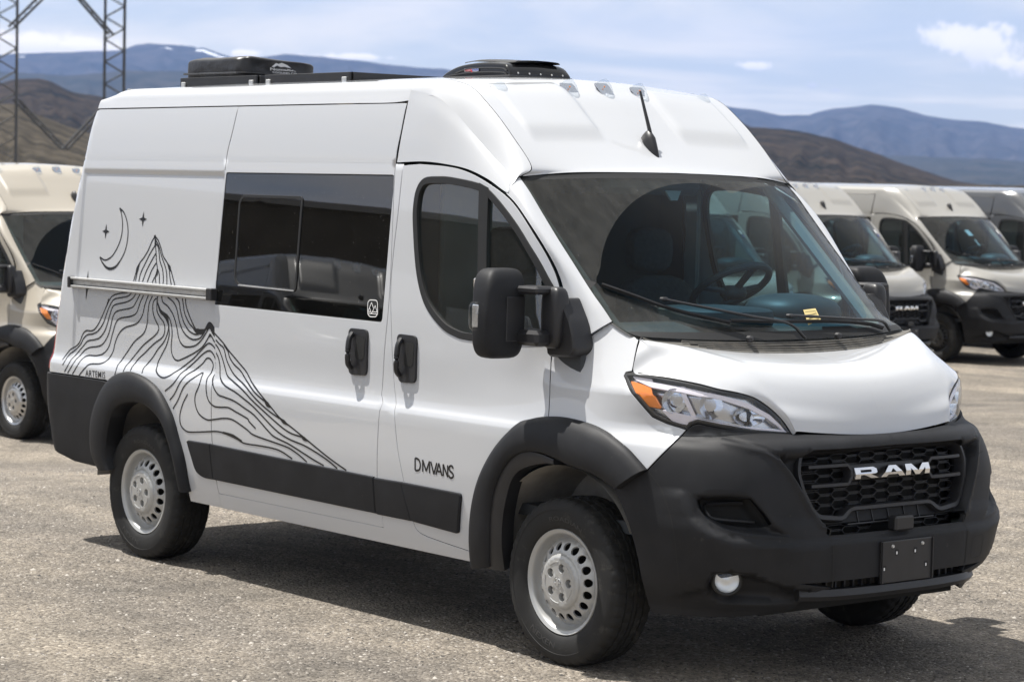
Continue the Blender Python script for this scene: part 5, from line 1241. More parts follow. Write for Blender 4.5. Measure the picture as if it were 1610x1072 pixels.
for ch, x0, x1 in (('D', 652.8, 661), ('M', 664.8, 675.5), ('V', 677.5, 687), ('A', 685.5, 695), ('N', 697, 704), ('S', 705.5, 713.3)):
    g = Geo(); yt = lambda q: 719.8+(q-652)*.215; yb_ = lambda q: 738.6+(q-652)*.215
    for st in STR[ch]:
        px = [(x0+(x1-x0)*u, yb_(x0+(x1-x0)*u)+(yt(x0+(x1-x0)*u)-yb_(x0+(x1-x0)*u))*w) for u, w in st]
        if ch in 'DS' and len(px) > 2: ribbon(g, px, .0095)
        else:
            for a, c in zip(px[:-1], px[1:]): ribbon(g, [a, ((a[0]+c[0])/2, (a[1]+c[1])/2), c], .0095)
    hero(g.build('lettering', 'ink', van, smooth=False))['label'] = 'black letter '+ch+' of DMVANS on the front door'
skin_text('lettering', 'ARTEMIS', [(134.5, 581), (165.5, 584.5), (165.5, 595), (134.5, 591)], 'ink', .006, 1.08, label='small black word ARTEMIS above the rear wheel')
zH = loc(570, 465, 35/938); g = Geo()
for p in ([(330, 175), (440, 180), (555, 190), (610, 240), (632, 320), (635, 500), (632, 740), (600, 820), (545, 880), (440, 882), (330, 875), (265, 820), (228, 740), (222, 500), (230, 300), (265, 220), (330, 175)],): ribbon(g, zH(p), .0042, .0005)
for p in ([(240, 640), (385, 280), (465, 520)], [(385, 740), (540, 410), (620, 690)], [(300, 510), (385, 740)], [(235, 665), (370, 670)], [(420, 670), (620, 690)], [(240, 745), (620, 770)]):
    for a, b in zip(p[:-1], p[1:]): ribbon(g, zH([a, ((a[0]+b[0])/2, (a[1]+b[1])/2), b]), .0036, .0006)
hero(g.build('window_logo', 'inkwhite', van, smooth=False))

# ---- roof equipment
def b3(name, c, d, m, bev=.006, parent=van, R=None): return hero(Geo().box(c, d, R=R, bev=bev).build(name, m, parent))
zr = 2.553
def panel(x0, x1, y0, y1, z, par=None):
    f = hero(Geo().box(((x0+x1)/2, (y0+y1)/2, z+.020), (x1-x0-.02, y1-y0-.02, .008)).build('solar_panel', 'gloss', van))
    for y in (y0, y1): hero(Geo().box(((x0+x1)/2, y, z), (x1-x0, .012, .046), bev=.002).build('panel_frame', 'plastic2', f))
    for x in (x0, x1): hero(Geo().box((x, (y0+y1)/2, z), (.012, y1-y0-.03, .046), bev=.002).build('panel_frame', 'plastic2', f))
    for x in (x0+.04, x1-.04): hero(Geo().box((x, y0-.006, z-.016), (.035, .02, .03), bev=.003).build('mount_bracket', 'alu', f))
    return f
XA0, XA1, XB0, XB1, XC1, CY1, CZ1 = -3.71, -2.96, -2.88, -2.12, -3.14, -.11, 2.695
panel(XA0, XA1, -.62, -.08, zr+.012); panel(XB0, XB1, -.62, -.03, zr+.012)
# covered air conditioner: bulky soft-sided box, logo on its front face
cx0, cx1, cy0, cy1, cz0, cz1 = XA0+.01, XC1, -.61, CY1, zr+.006, CZ1
def cov_f(u, v_):
    pass
def fold(p):
    p = p.copy(); u = (p[0]-cx0)/(cx1-cx0); w = (p[1]-cy0)/(cy1-cy0); t = (p[2]-cz0)/(cz1-cz0)
    p[2] -= .030*max(0, w-.45)*t+.008*(1-min(1, u/.25))*t; n = mnoise.noise(Vector((p[0]*6, p[1]*7, p[2]*9)))+.5*mnoise.noise(Vector((p[0]*17, p[1]*19, p[2]*15)))
    p[2] += .007*n*t; p[0] += (.008*n+.010*math.sin(38*p[1]+9*t))*(u > .85); p[1] += .008*n*(w < .1); return p
V, F = superbox(((cx0+cx1)/2, (cy0+cy1)/2, (cz0+cz1)/2), (cx1-cx0, cy1-cy0, cz1-cz0), .20, 88, 30, fold); cov = hero(Geo().add(V, F).build('air_conditioner_cover', 'cover', van, angle=60)); cov['label'] = 'wrinkled black cover with a white mountain logo over the roof air conditioner'
hero(Geo().tube([(cx0+.01, cy0-.004, cz0+.050), (cx1-.02, cy0-.006, cz0+.048), (cx1+.008, cy0+.03, cz0+.048), (cx1+.010, cy1-.03, cz0+.044)], .006, 6).build('cover_hem', 'cover', cov))
def plane_text(name, s, q, ax, val, m, bold=0., sp=1., parent=van, d=(0, -1, 0)):
    V, F = text_mesh(s, bold, sp); P = np.array([at(p[0], p[1], ax, val) for p in quad(V, q)]); return hero(mk(name, P, orient(P, F, d), m, parent, smooth=False))
XP = cx1+.018
plane_text('cover_print', 'Nomadic', [(425, 106.5), (459, 109.5), (466, 113), (425, 111)], 'x', XP, 'inkwhite', .02, parent=cov, d=(1, 0, 0))
plane_text('cover_print', 'COOLING CO', [(428, 112.5), (466, 115), (467, 118), (429, 115.5)], 'x', XP, 'inkwhite', .02, parent=cov, d=(1, 0, 0))
P = np.array([at(*p, 'x', XP) for p in [(427, 105.5), (434, 99.5), (438, 101), (443, 99.3), (452, 103), (458, 108), (447, 105.5), (441, 106), (436, 103.5), (431, 106)]]); hero(mk('cover_print', P, orient(P, [tuple(range(10))], (1, 0, 0)), 'inkwhite', cov, smooth=False))
# roof vent fan
f0 = at(692, 122, 'y', -.33); f1 = at(800, 122, 'y', -.33)
fx0_, fx1_ = -1.74, -1.19; fy0, fy1 = -.36, .02
rows_ = []
prof_ = [(0, 0), (.10, .045), (.26, .078), (.45, .092), (.62, .094), (.80, .090), (.93, .078), (1, .03), (1, -.02)]
def fanrow(y, k): return [np.array([fx0_+(fx1_-fx0_)*u, y, 2.552+(h*k*.86)]) for u, h in prof_]
fan = hero(patch('roof_fan', [fanrow(fy0, .02), fanrow(fy0+.004, .8), fanrow(fy0+.03, .98), fanrow(fy0+.12, 1.05), fanrow(-.17, 1.08), fanrow(fy1-.12, 1.05), fanrow(fy1-.01, .9), fanrow(fy1, .02)], 'gloss', van, nu=4, nv=4)); fan['label'] = 'glossy black domed roof vent fan'
hero(Geo().box(((fx0_+fx1_)/2, (fy0+fy1)/2, 2.556), (fx1_-fx0_+.02, fy1-fy0+.02, .02), bev=.004).build('fan_flange', 'plastic2', fan))
def fcap(y, k): return [np.array([fx0_+.14+(fx1_-fx0_-.16)*u, y, 2.548+.084*k+.012*math.sin(math.pi*min(1, u*1.15+.1))]) for u in (0, .2, .4, .6, .8, 1)]
hero(patch('fan_lid', [fcap(fy0+.05, .96), fcap(fy0+.07, 1.06), fcap(-.17, 1.12), fcap(fy1-.07, 1.08), fcap(fy1-.05, .96)], 'plastic2', fan, nu=4, nv=4))
for k in range(2):
    pts = [(fx0_+.06+.08*k, fy0-.002, 2.568+.016*k), (fx0_+.26, fy0-.003, 2.583+.020*k), (fx0_+.48, fy0-.003, 2.580+.020*k), (fx1_-.02, fy0-.002, 2.570+.016*k)]; hero(Geo().tube(cr(pts, 5), .0035, 6).build('fan_rib', 'plastic2', fan))
for k in range(5): hero(Geo().lathe([(0, .003), (.004, .003), (.005, 0)], (fx1_+.002, fy0+.05+.07*k, 2.576), 'x', 8).build('fan_screw', 'alu', fan))
zf = loc(600, 70, 400/1429)
P = np.array([at(*p, 'y', fy0-.003) for p in zf([(466, 138), (545, 133), (545, 150), (510, 158), (500, 152), (466, 154)])]); hero(mk('fan_badge', P, orient(P, [tuple(range(6))], (0, -1, 0)), 'inkwhite', fan, smooth=False))
plane_text('fan_badge', 'MAXX', zf([(468, 140), (506, 138), (504, 152), (468, 153)]), 'y', fy0-.005, 'inkred', .03, parent=fan); plane_text('fan_badge', 'FAN', zf([(510, 137), (543, 135), (543, 149), (510, 151)]), 'y', fy0-.005, 'inkblue', .03, parent=fan)
P = np.array([at(*p, 'y', fy0-.006) for p in zf([(496, 140), (503, 140), (512, 158), (504, 157)])]); hero(mk('fan_badge', P, orient(P, [(0, 1, 2, 3)], (0, -1, 0)), 'inkred', fan, smooth=False))
# note slipped under the wiper
V = [wsp(p, o) for p, o in (((1262, 488), .004), ((1280, 487), .01), ((1288, 505), .012), ((1270, 512), .004))]; note = mk('paper_note', V, orient(V, [(0, 1, 2, 3)], (1, 0, .5)), 'paper', None, smooth=False); tag(note, 'small yellow paper note with writing tucked under the windshield wiper', 'paper note')
for k in range(3):
    Pn = [wsp(p, .013) for p in ((1264+k*3, 493+k*5), (1280+k*2, 492+k*5))]; Geo().tube(Pn, .0012, 4).build('handwriting', 'ink', note)

# ================================================================== other vans
over = lambda p: {'white_paint': M[p]}
base_van_skip = set()
def sticker(v, u, w_, size, m='inkwhite', nm='window_sticker', off=.008):
    q = [(u-size[0]/2, w_-size[1]/2), (u+size[0]/2, w_-size[1]/2), (u+size[0]/2, w_+size[1]/2), (u-size[0]/2, w_+size[1]/2)]; P, _n = wmap(np.array([a[0] for a in q]), np.array([a[1] for a in q]), off); o = mk(nm, P, orient(P, [(0, 1, 2, 3)], (1, 0, .5)), m, v, smooth=False); return o
def van_copy(loc, rz, paint, label, wheelmat, group='vans parked in the row behind', name='parked_van'):
    v = copy_tree(van, None, {'white_paint': M[paint], 'silver_wheel_paint': M[wheelmat]}, ('antenna_mast',)); v.name = name; v.location = loc; v.rotation_euler = (0, 0, rz)
    for k, x in (('label', label), ('category', 'van'), ('group', group)): v[k] = x
    if not group: del v['group']
    return v
van_copy((-12.49, 4.0, -.41), .04, 'paint_beige', 'beige cargo van at the left, its front showing behind the white camper van', 'alloy')
_a = van_copy((-14.04, 13.56, -.36), .04, 'paint_greige', 'grey beige van seen only through the windshield of the white camper van', 'wheel_dark')
_b = van_copy((-15.05, 17.25, -.36), .04, 'paint_greige', 'grey beige van half hidden just right of the camper van windshield', 'wheel_dark')
_c = van_copy((-15.48, 20.47, -.36), .05, 'paint_greige', 'grey beige van at the right with its whole windshield in view', 'wheel_dark')
van_copy((-15.9, 23.75, -.36), .05, 'paint_grey', 'dark grey van at the far right edge behind the beige one', 'wheel_dark')
for _v in (_a, _b, _c): sticker(_v, -.90, .30, (.07, .07)); sticker(_v, -.91, .37, (.05, .04), 'inkblue')
sticker(_c, .05, .30, (.12, .12), nm='hanging_paper', off=-.05); sticker(_c, .05, .50, (.03, .12), nm='hanging_paper', off=-.05)
van_copy((-13.0, -9.5, -.1), .35, 'paint_dark', 'dark van parked across the lot, mirrored in the camper window', 'wheel_dark', group=None, name='dark_van')
van_copy((-9.5, -13.5, -.1), .35, 'paint_dark', 'second dark van parked across the lot, nearer the warehouse corner', 'wheel_dark', group=None, name='dark_van')

# ================================================================== ground
def gz(x, y): return -(.36+.05*np.exp(-((np.asarray(y)-4)/4.5)**2))*sst(-x, 5.5, 11.5)
def gravel_mat():
    m = bpy.data.materials.new('gravel_asphalt'); m.use_nodes = True; nt = m.node_tree; N = nt.nodes; p = N['Principled BSDF']; tc = N.new('ShaderNodeTexCoord'); p.inputs['Roughness'].default_value = .9; p.inputs['Specular IOR Level'].default_value = .25
    def noise(s, d=5, r=.6):
        n = N.new('ShaderNodeTexNoise'); n.inputs['Scale'].default_value = s; n.inputs['Detail'].default_value = d; n.inputs['Roughness'].default_value = r; lk(nt, tc.outputs['Object'], n.inputs['Vector']); return n.outputs[0]
    def ramp(v, stops):
        r = N.new('ShaderNodeValToRGB'); lk(nt, v, r.inputs[0]); e = r.color_ramp.elements
        for i, (q, c) in enumerate(stops):
            if i < 2: e[i].position = q; e[i].color = (*c, 1)
            else: k = e.new(q); k.color = (*c, 1)
        return r.outputs[0]
    def mixc(f, a, b, mode='MIX'):
        x = N.new('ShaderNodeMix'); x.data_type = 'RGBA'; x.blend_type = mode
        for s, i in ((f, 0), (a, 6), (b, 7)):
            if isinstance(s, (int, float)): x.inputs[i].default_value = s
            elif isinstance(s, tuple): x.inputs[i].default_value = (*s, 1)
            else: lk(nt, s, x.inputs[i])
        return x.outputs[2]
    def vor(s, feat='F1'):
        v = N.new('ShaderNodeTexVoronoi'); v.feature = feat; v.inputs['Scale'].default_value = s; lk(nt, tc.outputs['Object'], v.inputs['Vector']); return v
    v1 = vor(62); v2 = vor(150)
    sep = N.new('ShaderNodeSeparateColor'); lk(nt, v1.outputs['Color'], sep.inputs[0]); sep2 = N.new('ShaderNodeSeparateColor'); lk(nt, v2.outputs['Color'], sep2.inputs[0])
    chip = ramp(sep.outputs[0], [(0, (.055, .049, .044)), (.2, (.145, .131, .114)), (.6, (.228, .206, .180)), (.9, (.33, .30, .262)), (1, (.48, .45, .40))])
    fine = ramp(sep2.outputs[0], [(0, (.08, .072, .064)), (.5, (.232, .21, .182)), (1, (.37, .34, .30))])
    c = mixc(.45, chip, fine)
    big = ramp(noise(.55, 6), [(.36, (.74, .735, .73)), (.62, (1.16, 1.13, 1.09))]); c = mixc(1, c, big, 'MULTIPLY')
    mid = ramp(noise(4.5, 7, .7), [(.38, (.70, .70, .70)), (.6, (1.12, 1.11, 1.09))]); c = mixc(.6, c, mid, 'MULTIPLY')
    mpp = N.new('ShaderNodeMapping'); mpp.inputs['Rotation'].default_value = (0, 0, .5); mpp.inputs['Scale'].default_value = (.16, 1.1, 1); lk(nt, tc.outputs['Object'], mpp.inputs[0]); trk = N.new('ShaderNodeTexNoise'); trk.inputs['Scale'].default_value = 1.0; trk.inputs['Detail'].default_value = 5; lk(nt, mpp.outputs[0], trk.inputs['Vector']); c = mixc(.9, c, ramp(trk.outputs[0], [(.38, (.80, .80, .81)), (.60, (1.12, 1.10, 1.06))]), 'MULTIPLY')
    dk = ramp(noise(38, 3, .5), [(.30, (.5, .5, .5)), (.40, (1, 1, 1))]); c = mixc(.55, c, dk, 'MULTIPLY')
    lk(nt, c, p.inputs['Base Color'])
    b = N.new('ShaderNodeBump'); b.inputs['Strength'].default_value = 1; b.inputs['Distance'].default_value = .011
    ad = N.new('ShaderNodeMath'); ad.operation = 'ADD'; lk(nt, v1.outputs['Distance'], ad.inputs[0])
    ns = noise(60, 4); mu = N.new('ShaderNodeMath'); mu.operation = 'MULTIPLY'; lk(nt, ns, mu.inputs[0]); mu.inputs[1].default_value = -1.2; lk(nt, mu.outputs[0], ad.inputs[1])
    inv = N.new('ShaderNodeMath'); inv.operation = 'MULTIPLY'; lk(nt, ad.outputs[0], inv.inputs[0]); inv.inputs[1].default_value = -1
    lk(nt, inv.outputs[0], b.inputs['Height']); lk(nt, b.outputs[0], p.inputs['Normal'])
    return m
GM = gravel_mat()
def ground():
    gx = np.unique(np.concatenate([[-9000, -3000, -900, -300, -120, -60, -35, -24, -16], np.arange(-12, -5, .5), np.arange(-5, 9, 1), [9, 14, 30, 80, 300, 1500, 9000]])); gy = np.array([-9000, -2000, -400, -100, -40, -20, -10, -7, -5, -3, -1, 1, 2.5, 4, 5.5, 7, 9, 11, 13, 16, 20, 40, 100, 400, 2000, 9000.])
    V = [(x, y, float(gz(x, y))) for x in gx for y in gy]; n = len(gy); F = [(i*n+j, (i+1)*n+j, (i+1)*n+j+1, i*n+j+1) for i in range(len(gx)-1) for j in range(n-1)]
    o = mk('ground', V, F, GM, None, smooth=True, angle=0); tag(o, kind='structure')
ground()
def stones():
    """loose chips: low polyhedra scattered over the lot in view, denser near the camera"""
    r = np.random.default_rng(5); fwd = np.array([AF[0], AF[1]]); fwd /= np.linalg.norm(fwd); side = np.array([fwd[1], -fwd[0]]); n = 110000
    d = 5.5+14*r.random(n)**1.5; w = (r.random(n)-.5)*2*.235*d; P = CAM[:2]+fwd*d[:, None]+side*w[:, None]
    k = r.random(n); s = .0036+.0068*k**2.2+.006*(r.random(n) > .985)
    clump = np.sin(P[:, 0]*1.7+np.sin(P[:, 1]*2.3))*np.cos(P[:, 1]*1.9+P[:, 0]*.6)
    keep = r.random(n) < .55+.45*clump; P = P[keep]; s = s[keep]; n = len(s)
    base = np.array([(1, 0, 0), (.3, .9, .1), (-.8, .6, 0), (-.9, -.5, .05), (.2, -1, 0), (.1, .1, .7), (-.3, -.2, .6)]); Fb = np.array([(0, 1, 5), (1, 2, 6), (1, 6, 5), (2, 3, 6), (3, 4, 6), (4, 5, 6), (4, 0, 5)])
    a = r.random(n)*6.28; ca, sa = np.cos(a), np.sin(a); V = np.repeat(base[None], n, 0)*s[:, None, None]*(.7+.6*r.random((n, 7, 1)))*np.array([1, .85, .85])
    x = V[..., 0]*ca[:, None]-V[..., 1]*sa[:, None]; y = V[..., 0]*sa[:, None]+V[..., 1]*ca[:, None]; z = V[..., 2]+gz(P[:, 0], P[:, 1])[:, None]-.0008
    V = np.stack([x+P[:, 0:1], y+P[:, 1:2], z], -1).reshape(-1, 3); F = (Fb[None]+(np.arange(n)*7)[:, None, None]).reshape(-1, 3)
    me = bpy.data.meshes.new('gravel'); me.vertices.add(len(V)); me.vertices.foreach_set('co', V.ravel()); me.loops.add(F.size); me.loops.foreach_set('vertex_index', F.ravel()); me.polygons.add(len(F)); me.polygons.foreach_set('loop_start', np.arange(len(F))*3); me.polygons.foreach_set('loop_total', np.full(len(F), 3)); me.update(calc_edges=True)
    at_ = me.attributes.new('tone', 'FLOAT', 'FACE'); at_.data.foreach_set('value', np.repeat(r.random(n), 7).astype(np.float32))
    m = bpy.data.materials.new('stone_chips'); m.use_nodes = True; nt = m.node_tree; p = nt.nodes['Principled BSDF']; p.inputs['Roughness'].default_value = .9; q = nt.nodes.new('ShaderNodeAttribute'); q.attribute_name = 'tone'; cr_ = nt.nodes.new('ShaderNodeValToRGB'); e = cr_.color_ramp.elements; e[0].color = (.035, .032, .030, 1); e[1].color = (.42, .39, .35, 1)
    k = e.new(.35); k.color = (.13, .115, .10, 1); k = e.new(.7); k.color = (.22, .198, .172, 1)
    lk(nt, q.outputs['Fac'], cr_.inputs[0]); lk(nt, cr_.outputs[0], p.inputs['Base Color']); me.materials.append(m)
    o = bpy.data.objects.new('gravel', me); COL.objects.link(o); tag(o, 'loose grey and tan stone chips lying over the parking lot', 'gravel', kind='stuff')
stones()

# ================================================================== hills
def hills(name, D, ridge, col1, col2, foot=.55, ext=None, amp=.012, snow=None, seed=1, nz=26, z0=-1.0, rough=6, fields=()):
    """terrain whose skyline follows the given points: rows fall from the ridge towards the lot and also away behind it"""
    R_ = np.array(ridge, float); r = np.random.default_rng(seed)
    pxs = np.arange(-500, 2101, 7.0); yy = np.interp(pxs, R_[:, 0], R_[:, 1])
    def n1(x, s): return sum(np.sin(x*s*f+ph)*a for f, a, ph in ((1, 1, .3+seed), (2.3, .5, 1.7*seed), (5.1, .25, 2.9), (11.7, .13, 4.1+seed)))
    yy = yy+n1(pxs, .02)*1.0
    V = []; nrow = nz+6
    ts = list(np.linspace(0, 1, nz))+[1.04, 1.1, 1.2, 1.35, 1.5, 1.7]
    for i, t in enumerate(ts):
        for j, px in enumerate(pxs):
            d = AF+AR*(px-805)/FPX-AU*(yy[j]-536)/FPX; h = math.hypot(d[0], d[1]); dx, dy = d[0]/h, d[1]/h; zr_ = CAM[2]+d[2]/h*D
            if t <= 1: dist = D*(foot+(1-foot)*t); prof = t**1.15
            else: dist = D*t; prof = max(0, 1-(t-1)*1.2)
            u = px*.0125*(1+.0); gul = 1.6*mnoise.ridged_multi_fractal(Vector((u*rough*.55+seed, t*2.6, seed*3.1)), .9, 2.1, 5, 1.0, 2.0)-1.6
            e = math.sin(math.pi*min(t, 1))*(1 if t < 1 else 0)
            V.append((CAM[0]+dx*dist, CAM[1]+dy*dist, z0+(zr_-z0)*(prof*(1-.0)+e*amp*gul*8)))
    n = len(pxs); F = [(i*n+j, i*n+j+1, (i+1)*n+j+1, (i+1)*n+j) for i in range(len(ts)-1) for j in range(n-1)]
    m = bpy.data.materials.new(name+'_slopes'); m.use_nodes = True; nt = m.node_tree; N = nt.nodes; p = N['Principled BSDF']; p.inputs['Roughness'].default_value = 1; p.inputs['Specular IOR Level'].default_value = 0
    tc = N.new('ShaderNodeTexCoord'); ns = N.new('ShaderNodeTexNoise'); ns.inputs['Scale'].default_value = 60/D; ns.inputs['Detail'].default_value = 9; ns.inputs['Roughness'].default_value = .68; lk(nt, tc.outputs['Object'], ns.inputs['Vector'])
    rp = N.new('ShaderNodeValToRGB'); lk(nt, ns.outputs[0], rp.inputs[0]); rp.color_ramp.elements[0].position = .40; rp.color_ramp.elements[0].color = (*col1, 1); rp.color_ramp.elements[1].position = .62; rp.color_ramp.elements[1].color = (*col2, 1); cur = rp.outputs[0]
    if snow:
        g_ = N.new('ShaderNodeSeparateXYZ'); lk(nt, tc.outputs['Object'], g_.inputs[0]); n2 = N.new('ShaderNodeTexNoise'); n2.inputs['Scale'].default_value = 26/D; n2.inputs['Detail'].default_value = 7; n2.inputs['Roughness'].default_value = .62; mp = N.new('ShaderNodeMapping'); mp.inputs['Location'].default_value = (snow[3], 0, 0); mp.inputs['Scale'].default_value = (1, 1, .45); lk(nt, tc.outputs['Object'], mp.inputs[0]); lk(nt, mp.outputs[0], n2.inputs['Vector'])
        h = N.new('ShaderNodeMapRange'); lk(nt, g_.outputs[2], h.inputs[0]); h.inputs[1].default_value = snow[0]; h.inputs[2].default_value = snow[1]; h.inputs[3].default_value = -.25; h.inputs[4].default_value = .16
        ad = N.new('ShaderNodeMath'); ad.operation = 'ADD'; lk(nt, h.outputs[0], ad.inputs[0]); lk(nt, n2.outputs[0], ad.inputs[1]); s_ = N.new('ShaderNodeMapRange'); s_.interpolation_type = 'SMOOTHSTEP'; lk(nt, ad.outputs[0], s_.inputs[0]); s_.inputs[1].default_value = snow[2]; s_.inputs[2].default_value = snow[2]+.06
        mx = N.new('ShaderNodeMix'); mx.data_type = 'RGBA'; lk(nt, s_.outputs[0], mx.inputs[0]); lk(nt, cur, mx.inputs[6]); mx.inputs[7].default_value = (.8, .82, .86, 1); cur = mx.outputs[2]
    for (sx, sy, sr, sth) in fields:
        d = AF+AR*(sx-805)/FPX-AU*(sy-536)/FPX; hh = math.hypot(d[0], d[1]); c_ = CAM+d/hh*D*.985; vm = N.new('ShaderNodeVectorMath'); vm.operation = 'DISTANCE'; lk(nt, tc.outputs['Object'], vm.inputs[0]); vm.inputs[1].default_value = tuple(c_)
        k1 = N.new('ShaderNodeMapRange'); lk(nt, vm.outputs['Value'], k1.inputs[0]); k1.inputs[1].default_value = 0; k1.inputs[2].default_value = sr/FPX*D; k1.inputs[3].default_value = .32; k1.inputs[4].default_value = -.25
        n3 = N.new('ShaderNodeTexNoise'); n3.inputs['Scale'].default_value = 95/D; n3.inputs['Detail'].default_value = 6; lk(nt, tc.outputs['Object'], n3.inputs['Vector']); ad = N.new('ShaderNodeMath'); ad.operation = 'ADD'; lk(nt, k1.outputs[0], ad.inputs[0]); lk(nt, n3.outputs[0], ad.inputs[1])
        s_ = N.new('ShaderNodeMapRange'); s_.interpolation_type = 'SMOOTHSTEP'; lk(nt, ad.outputs[0], s_.inputs[0]); s_.inputs[1].default_value = sth; s_.inputs[2].default_value = sth+.07
        mx = N.new('ShaderNodeMix'); mx.data_type = 'RGBA'; lk(nt, s_.outputs[0], mx.inputs[0]); lk(nt, cur, mx.inputs[6]); mx.inputs[7].default_value = (.85, .87, .9, 1); cur = mx.outputs[2]
    lk(nt, cur, p.inputs['Base Color'])
    o = mk(name, V, F, m, None, angle=0); tag(o, kind='structure'); return o
hills('far_mountains', 9000, [(-500, 110), (-200, 95), (0, 86), (60, 84), (150, 82), (190, 80), (215, 70), (235, 67), (265, 70), (290, 71), (320, 75), (345, 84), (370, 91), (395, 93), (450, 87), (500, 89), (560, 95), (620, 102), (700, 110), (800, 130), (900, 150), (1000, 160), (1120, 166), (1190, 172), (1230, 181), (1270, 181), (1290, 175), (1310, 171), (1350, 168), (1370, 166), (1410, 170), (1450, 180), (1500, 188), (1540, 190), (1580, 197), (1610, 202), (1800, 220), (2100, 200)], (.030, .034, .038), (.065, .062, .066), foot=.6, amp=.010, snow=(360, 600, .53, 2300), seed=2, rough=3, fields=((325, 86, 46, .53), (345, 92, 30, .50), (208, 90, 24, .62), (262, 82, 20, .66), (35, 92, 16, .62), (90, 94, 18, .64), (150, 94, 14, .66)))
hills('forested_hills', 5200, [(-500, 120), (-100, 112), (0, 114), (100, 118), (190, 112), (285, 113), (400, 125), (600, 150), (900, 190), (1200, 235), (1380, 243), (1450, 246), (1520, 250), (1610, 254), (1800, 262), (2100, 255)], (.028, .034, .034), (.055, .055, .052), foot=.6, amp=.006, seed=5, rough=4)
hills('dark_hills', 1500, [(-500, 170), (-200, 150), (0, 132), (28, 125), (60, 124), (80, 129), (100, 140), (120, 148), (160, 152), (250, 175), (400, 215), (600, 240), (900, 200), (1050, 165), (1130, 172), (1160, 188), (1180, 199), (1230, 203), (1270, 209), (1310, 219), (1350, 234), (1380, 243), (1420, 257), (1460, 270), (1500, 284), (1560, 292), (1800, 300), (2100, 290)], (.015, .017, .017), (.058, .046, .038), foot=.45, amp=.0045, seed=3, rough=9, nz=56)
hills('scrub_slope', 520, [(-500, 190), (-200, 175), (0, 163), (30, 166), (60, 182), (100, 197), (150, 214), (250, 240), (400, 262), (700, 285), (1100, 290), (1200, 286), (1300, 288), (1610, 292), (2100, 292)], (.034, .032, .028), (.088, .076, .060), foot=.4, amp=.003, seed=9, rough=6)

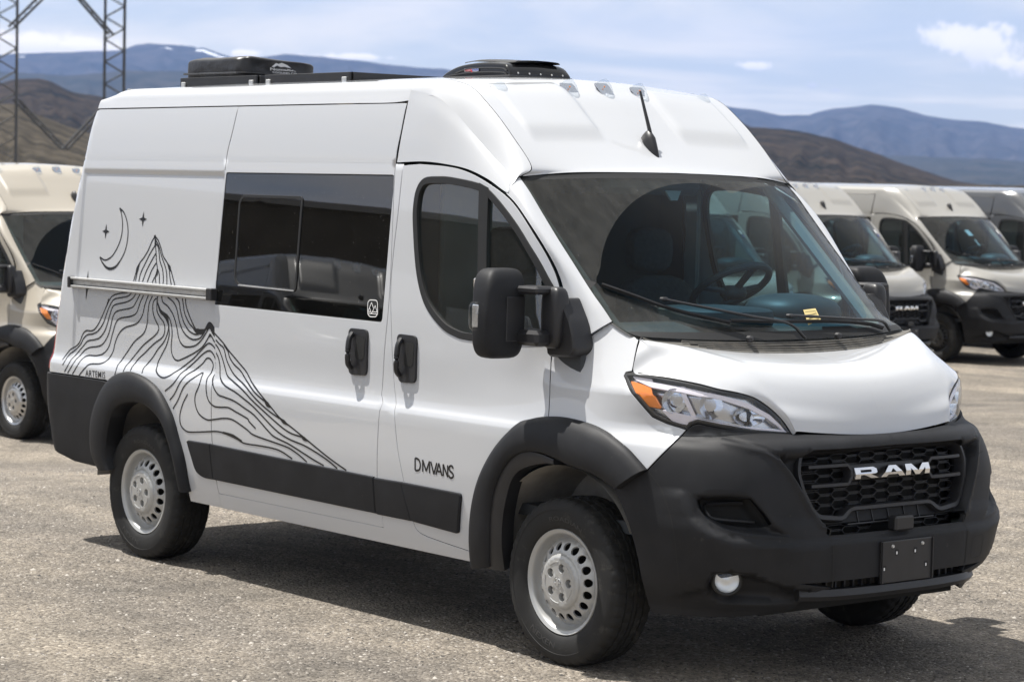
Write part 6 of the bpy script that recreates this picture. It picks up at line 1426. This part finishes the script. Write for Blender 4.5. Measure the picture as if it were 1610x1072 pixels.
# ================================================================== lattice tower
def tower():
    D = 95.; d0 = AF+AR*(90-805)/FPX; h = math.hypot(d0[0], d0[1]); cx, cy = CAM[0]+d0[0]/h*D, CAM[1]+d0[1]/h*D
    rt_ = np.array([AR[0], AR[1], 0]); rt_ /= np.linalg.norm(rt_); fw_ = np.array([d0[0], d0[1], 0])/h
    t = empty('lattice_tower', (cx, cy, -.36), 0, 'tall grey steel lattice tower with crossed braces behind the vans at left', 'lattice tower')
    s = D/FPX*1.0; px2 = lambda px, py: (rt_*((px-90)*s), CAM[2]+ (297-py)*s+.36)
    def pt(px, py, dd=0): a, z = px2(px, py); return tuple(a+fw_*dd+np.array([0, 0, z]))
    top = -420
    for cxp in (8, 173):
        w = 15; dep = .75; g = Geo()
        col = empty('lattice_leg', (0, 0, 0)); bpy.data.objects.remove(col)
        cor = [(-w, -dep/2), (w, -dep/2), (w, dep/2), (-w, dep/2)]
        for a, dd in cor: g.tube([pt(cxp+a, 345, dd), pt(cxp+a, top, dd)], .055, 4)
        g.build('lattice_leg', 'steel', t, smooth=False); 
        b = Geo(); y = 340; k = 0
        while y > top:
            for dd in (-dep/2, dep/2):
                e = w if k % 2 else -w; b.tube([pt(cxp-e, y, dd), pt(cxp+e, y-17, dd)], .017, 4)
            for a in (-w, w): e = dep/2 if k % 2 else -dep/2; b.tube([pt(cxp+a, y, -e), pt(cxp+a, y-17, e)], .017, 4)
            y -= 17; k += 1
        tag(b.build('leg_lacing', 'steel', t, smooth=False), kind='stuff')
    for a, b in (((14, 70), (90, -8)), ((90, -8), (168, 78)), ((22, 180), (98, 255)), ((98, 255), (168, 178)), ((14, 70-330), (90, -8-330)), ((90, -8-330), (168, 78-330)), ((22, -150), (98, -75)), ((98, -75), (168, -150))):
        for dd, o in ((-.25, -4), (.25, 4)): Geo().tube([pt(a[0]+o, a[1], dd), pt(b[0]+o, b[1], dd)], .05, 4).build('brace', 'steel', t, smooth=False)
        n = 9; g = Geo()
        for i in range(n):
            f = i/n; f2 = (i+1)/n; sg = 1 if i % 2 else -1
            g.tube([pt(a[0]+(b[0]-a[0])*f-4*sg, a[1]+(b[1]-a[1])*f, -.25*sg), pt(a[0]+(b[0]-a[0])*f2+4*sg, a[1]+(b[1]-a[1])*f2, .25*sg)], .014, 4)
        tag(g.build('brace_lacing', 'steel', t, smooth=False), kind='stuff')
tower()
# ================================================================== warehouse across the lot (seen in reflections)
def warehouse():
    t = empty('warehouse', (-38, -34, -.2), math.radians(52), 'long low brown metal warehouse across the lot', 'warehouse')
    m = mat('brown_siding', (.085, .075, .06), .6, noise=(1.5, .2)); r = mat('pale_roof', (.3, .3, .3), .5)
    Geo().box((0, 0, 2.9), (9, 84, 5.8)).build('wall', m, t, smooth=False); Geo().box((0, 0, 5.95), (9.6, 85, .25)).build('roof', r, t, smooth=False)
    for k in range(7): Geo().box((4.55, -36+k*12, 1.9), (.12, 3.6, 3.8), bev=.03).build('door', 'trim', t)
warehouse()

# ================================================================== haze
def haze():
    g = Geo(); g.box((0, 0, 560), (24000, 24000, 1130)); m = bpy.data.materials.new('air_haze'); m.use_nodes = True; nt = m.node_tree; nt.nodes.clear(); out = nt.nodes.new('ShaderNodeOutputMaterial'); v = nt.nodes.new('ShaderNodeVolumePrincipled'); v.inputs['Color'].default_value = (.30, .48, .95, 1); v.inputs['Density'].default_value = 6.5e-5; v.inputs['Anisotropy'].default_value = .1
    lk(nt, v.outputs[0], out.inputs['Volume']); o = g.build('haze', m, None, smooth=False); tag(o, kind='stuff'); o['label'] = 'thin pale blue haze over the valley'
haze()

# ================================================================== raised lettering on the tyres
for ty, x_, yc_, zc_ in TY:
    for s_, a0, span, rad, hgt, up_ in (('NEXEN', -1.95, .62, .262, .026, 1), ('ROADIAN', 1.45, .80, .262, .020, -1)):
        V, F = text_mesh(s_, .02); P = []
        for u, w in V:
            a = a0+(u-.5)*span*up_; r_ = rad+((1-w)*hgt if up_ > 0 else w*hgt); P.append((x_+r_*math.cos(a), -(yc_+float(np.interp(r_, [.252, .270, .292], [.110, .1145, .1155]))+.0012), zc_+r_*math.sin(a)))
        hero(mk('tyre_lettering', P, orient(P, F, (0, -1, 0)), M['tyre_letters'], ty, smooth=False))
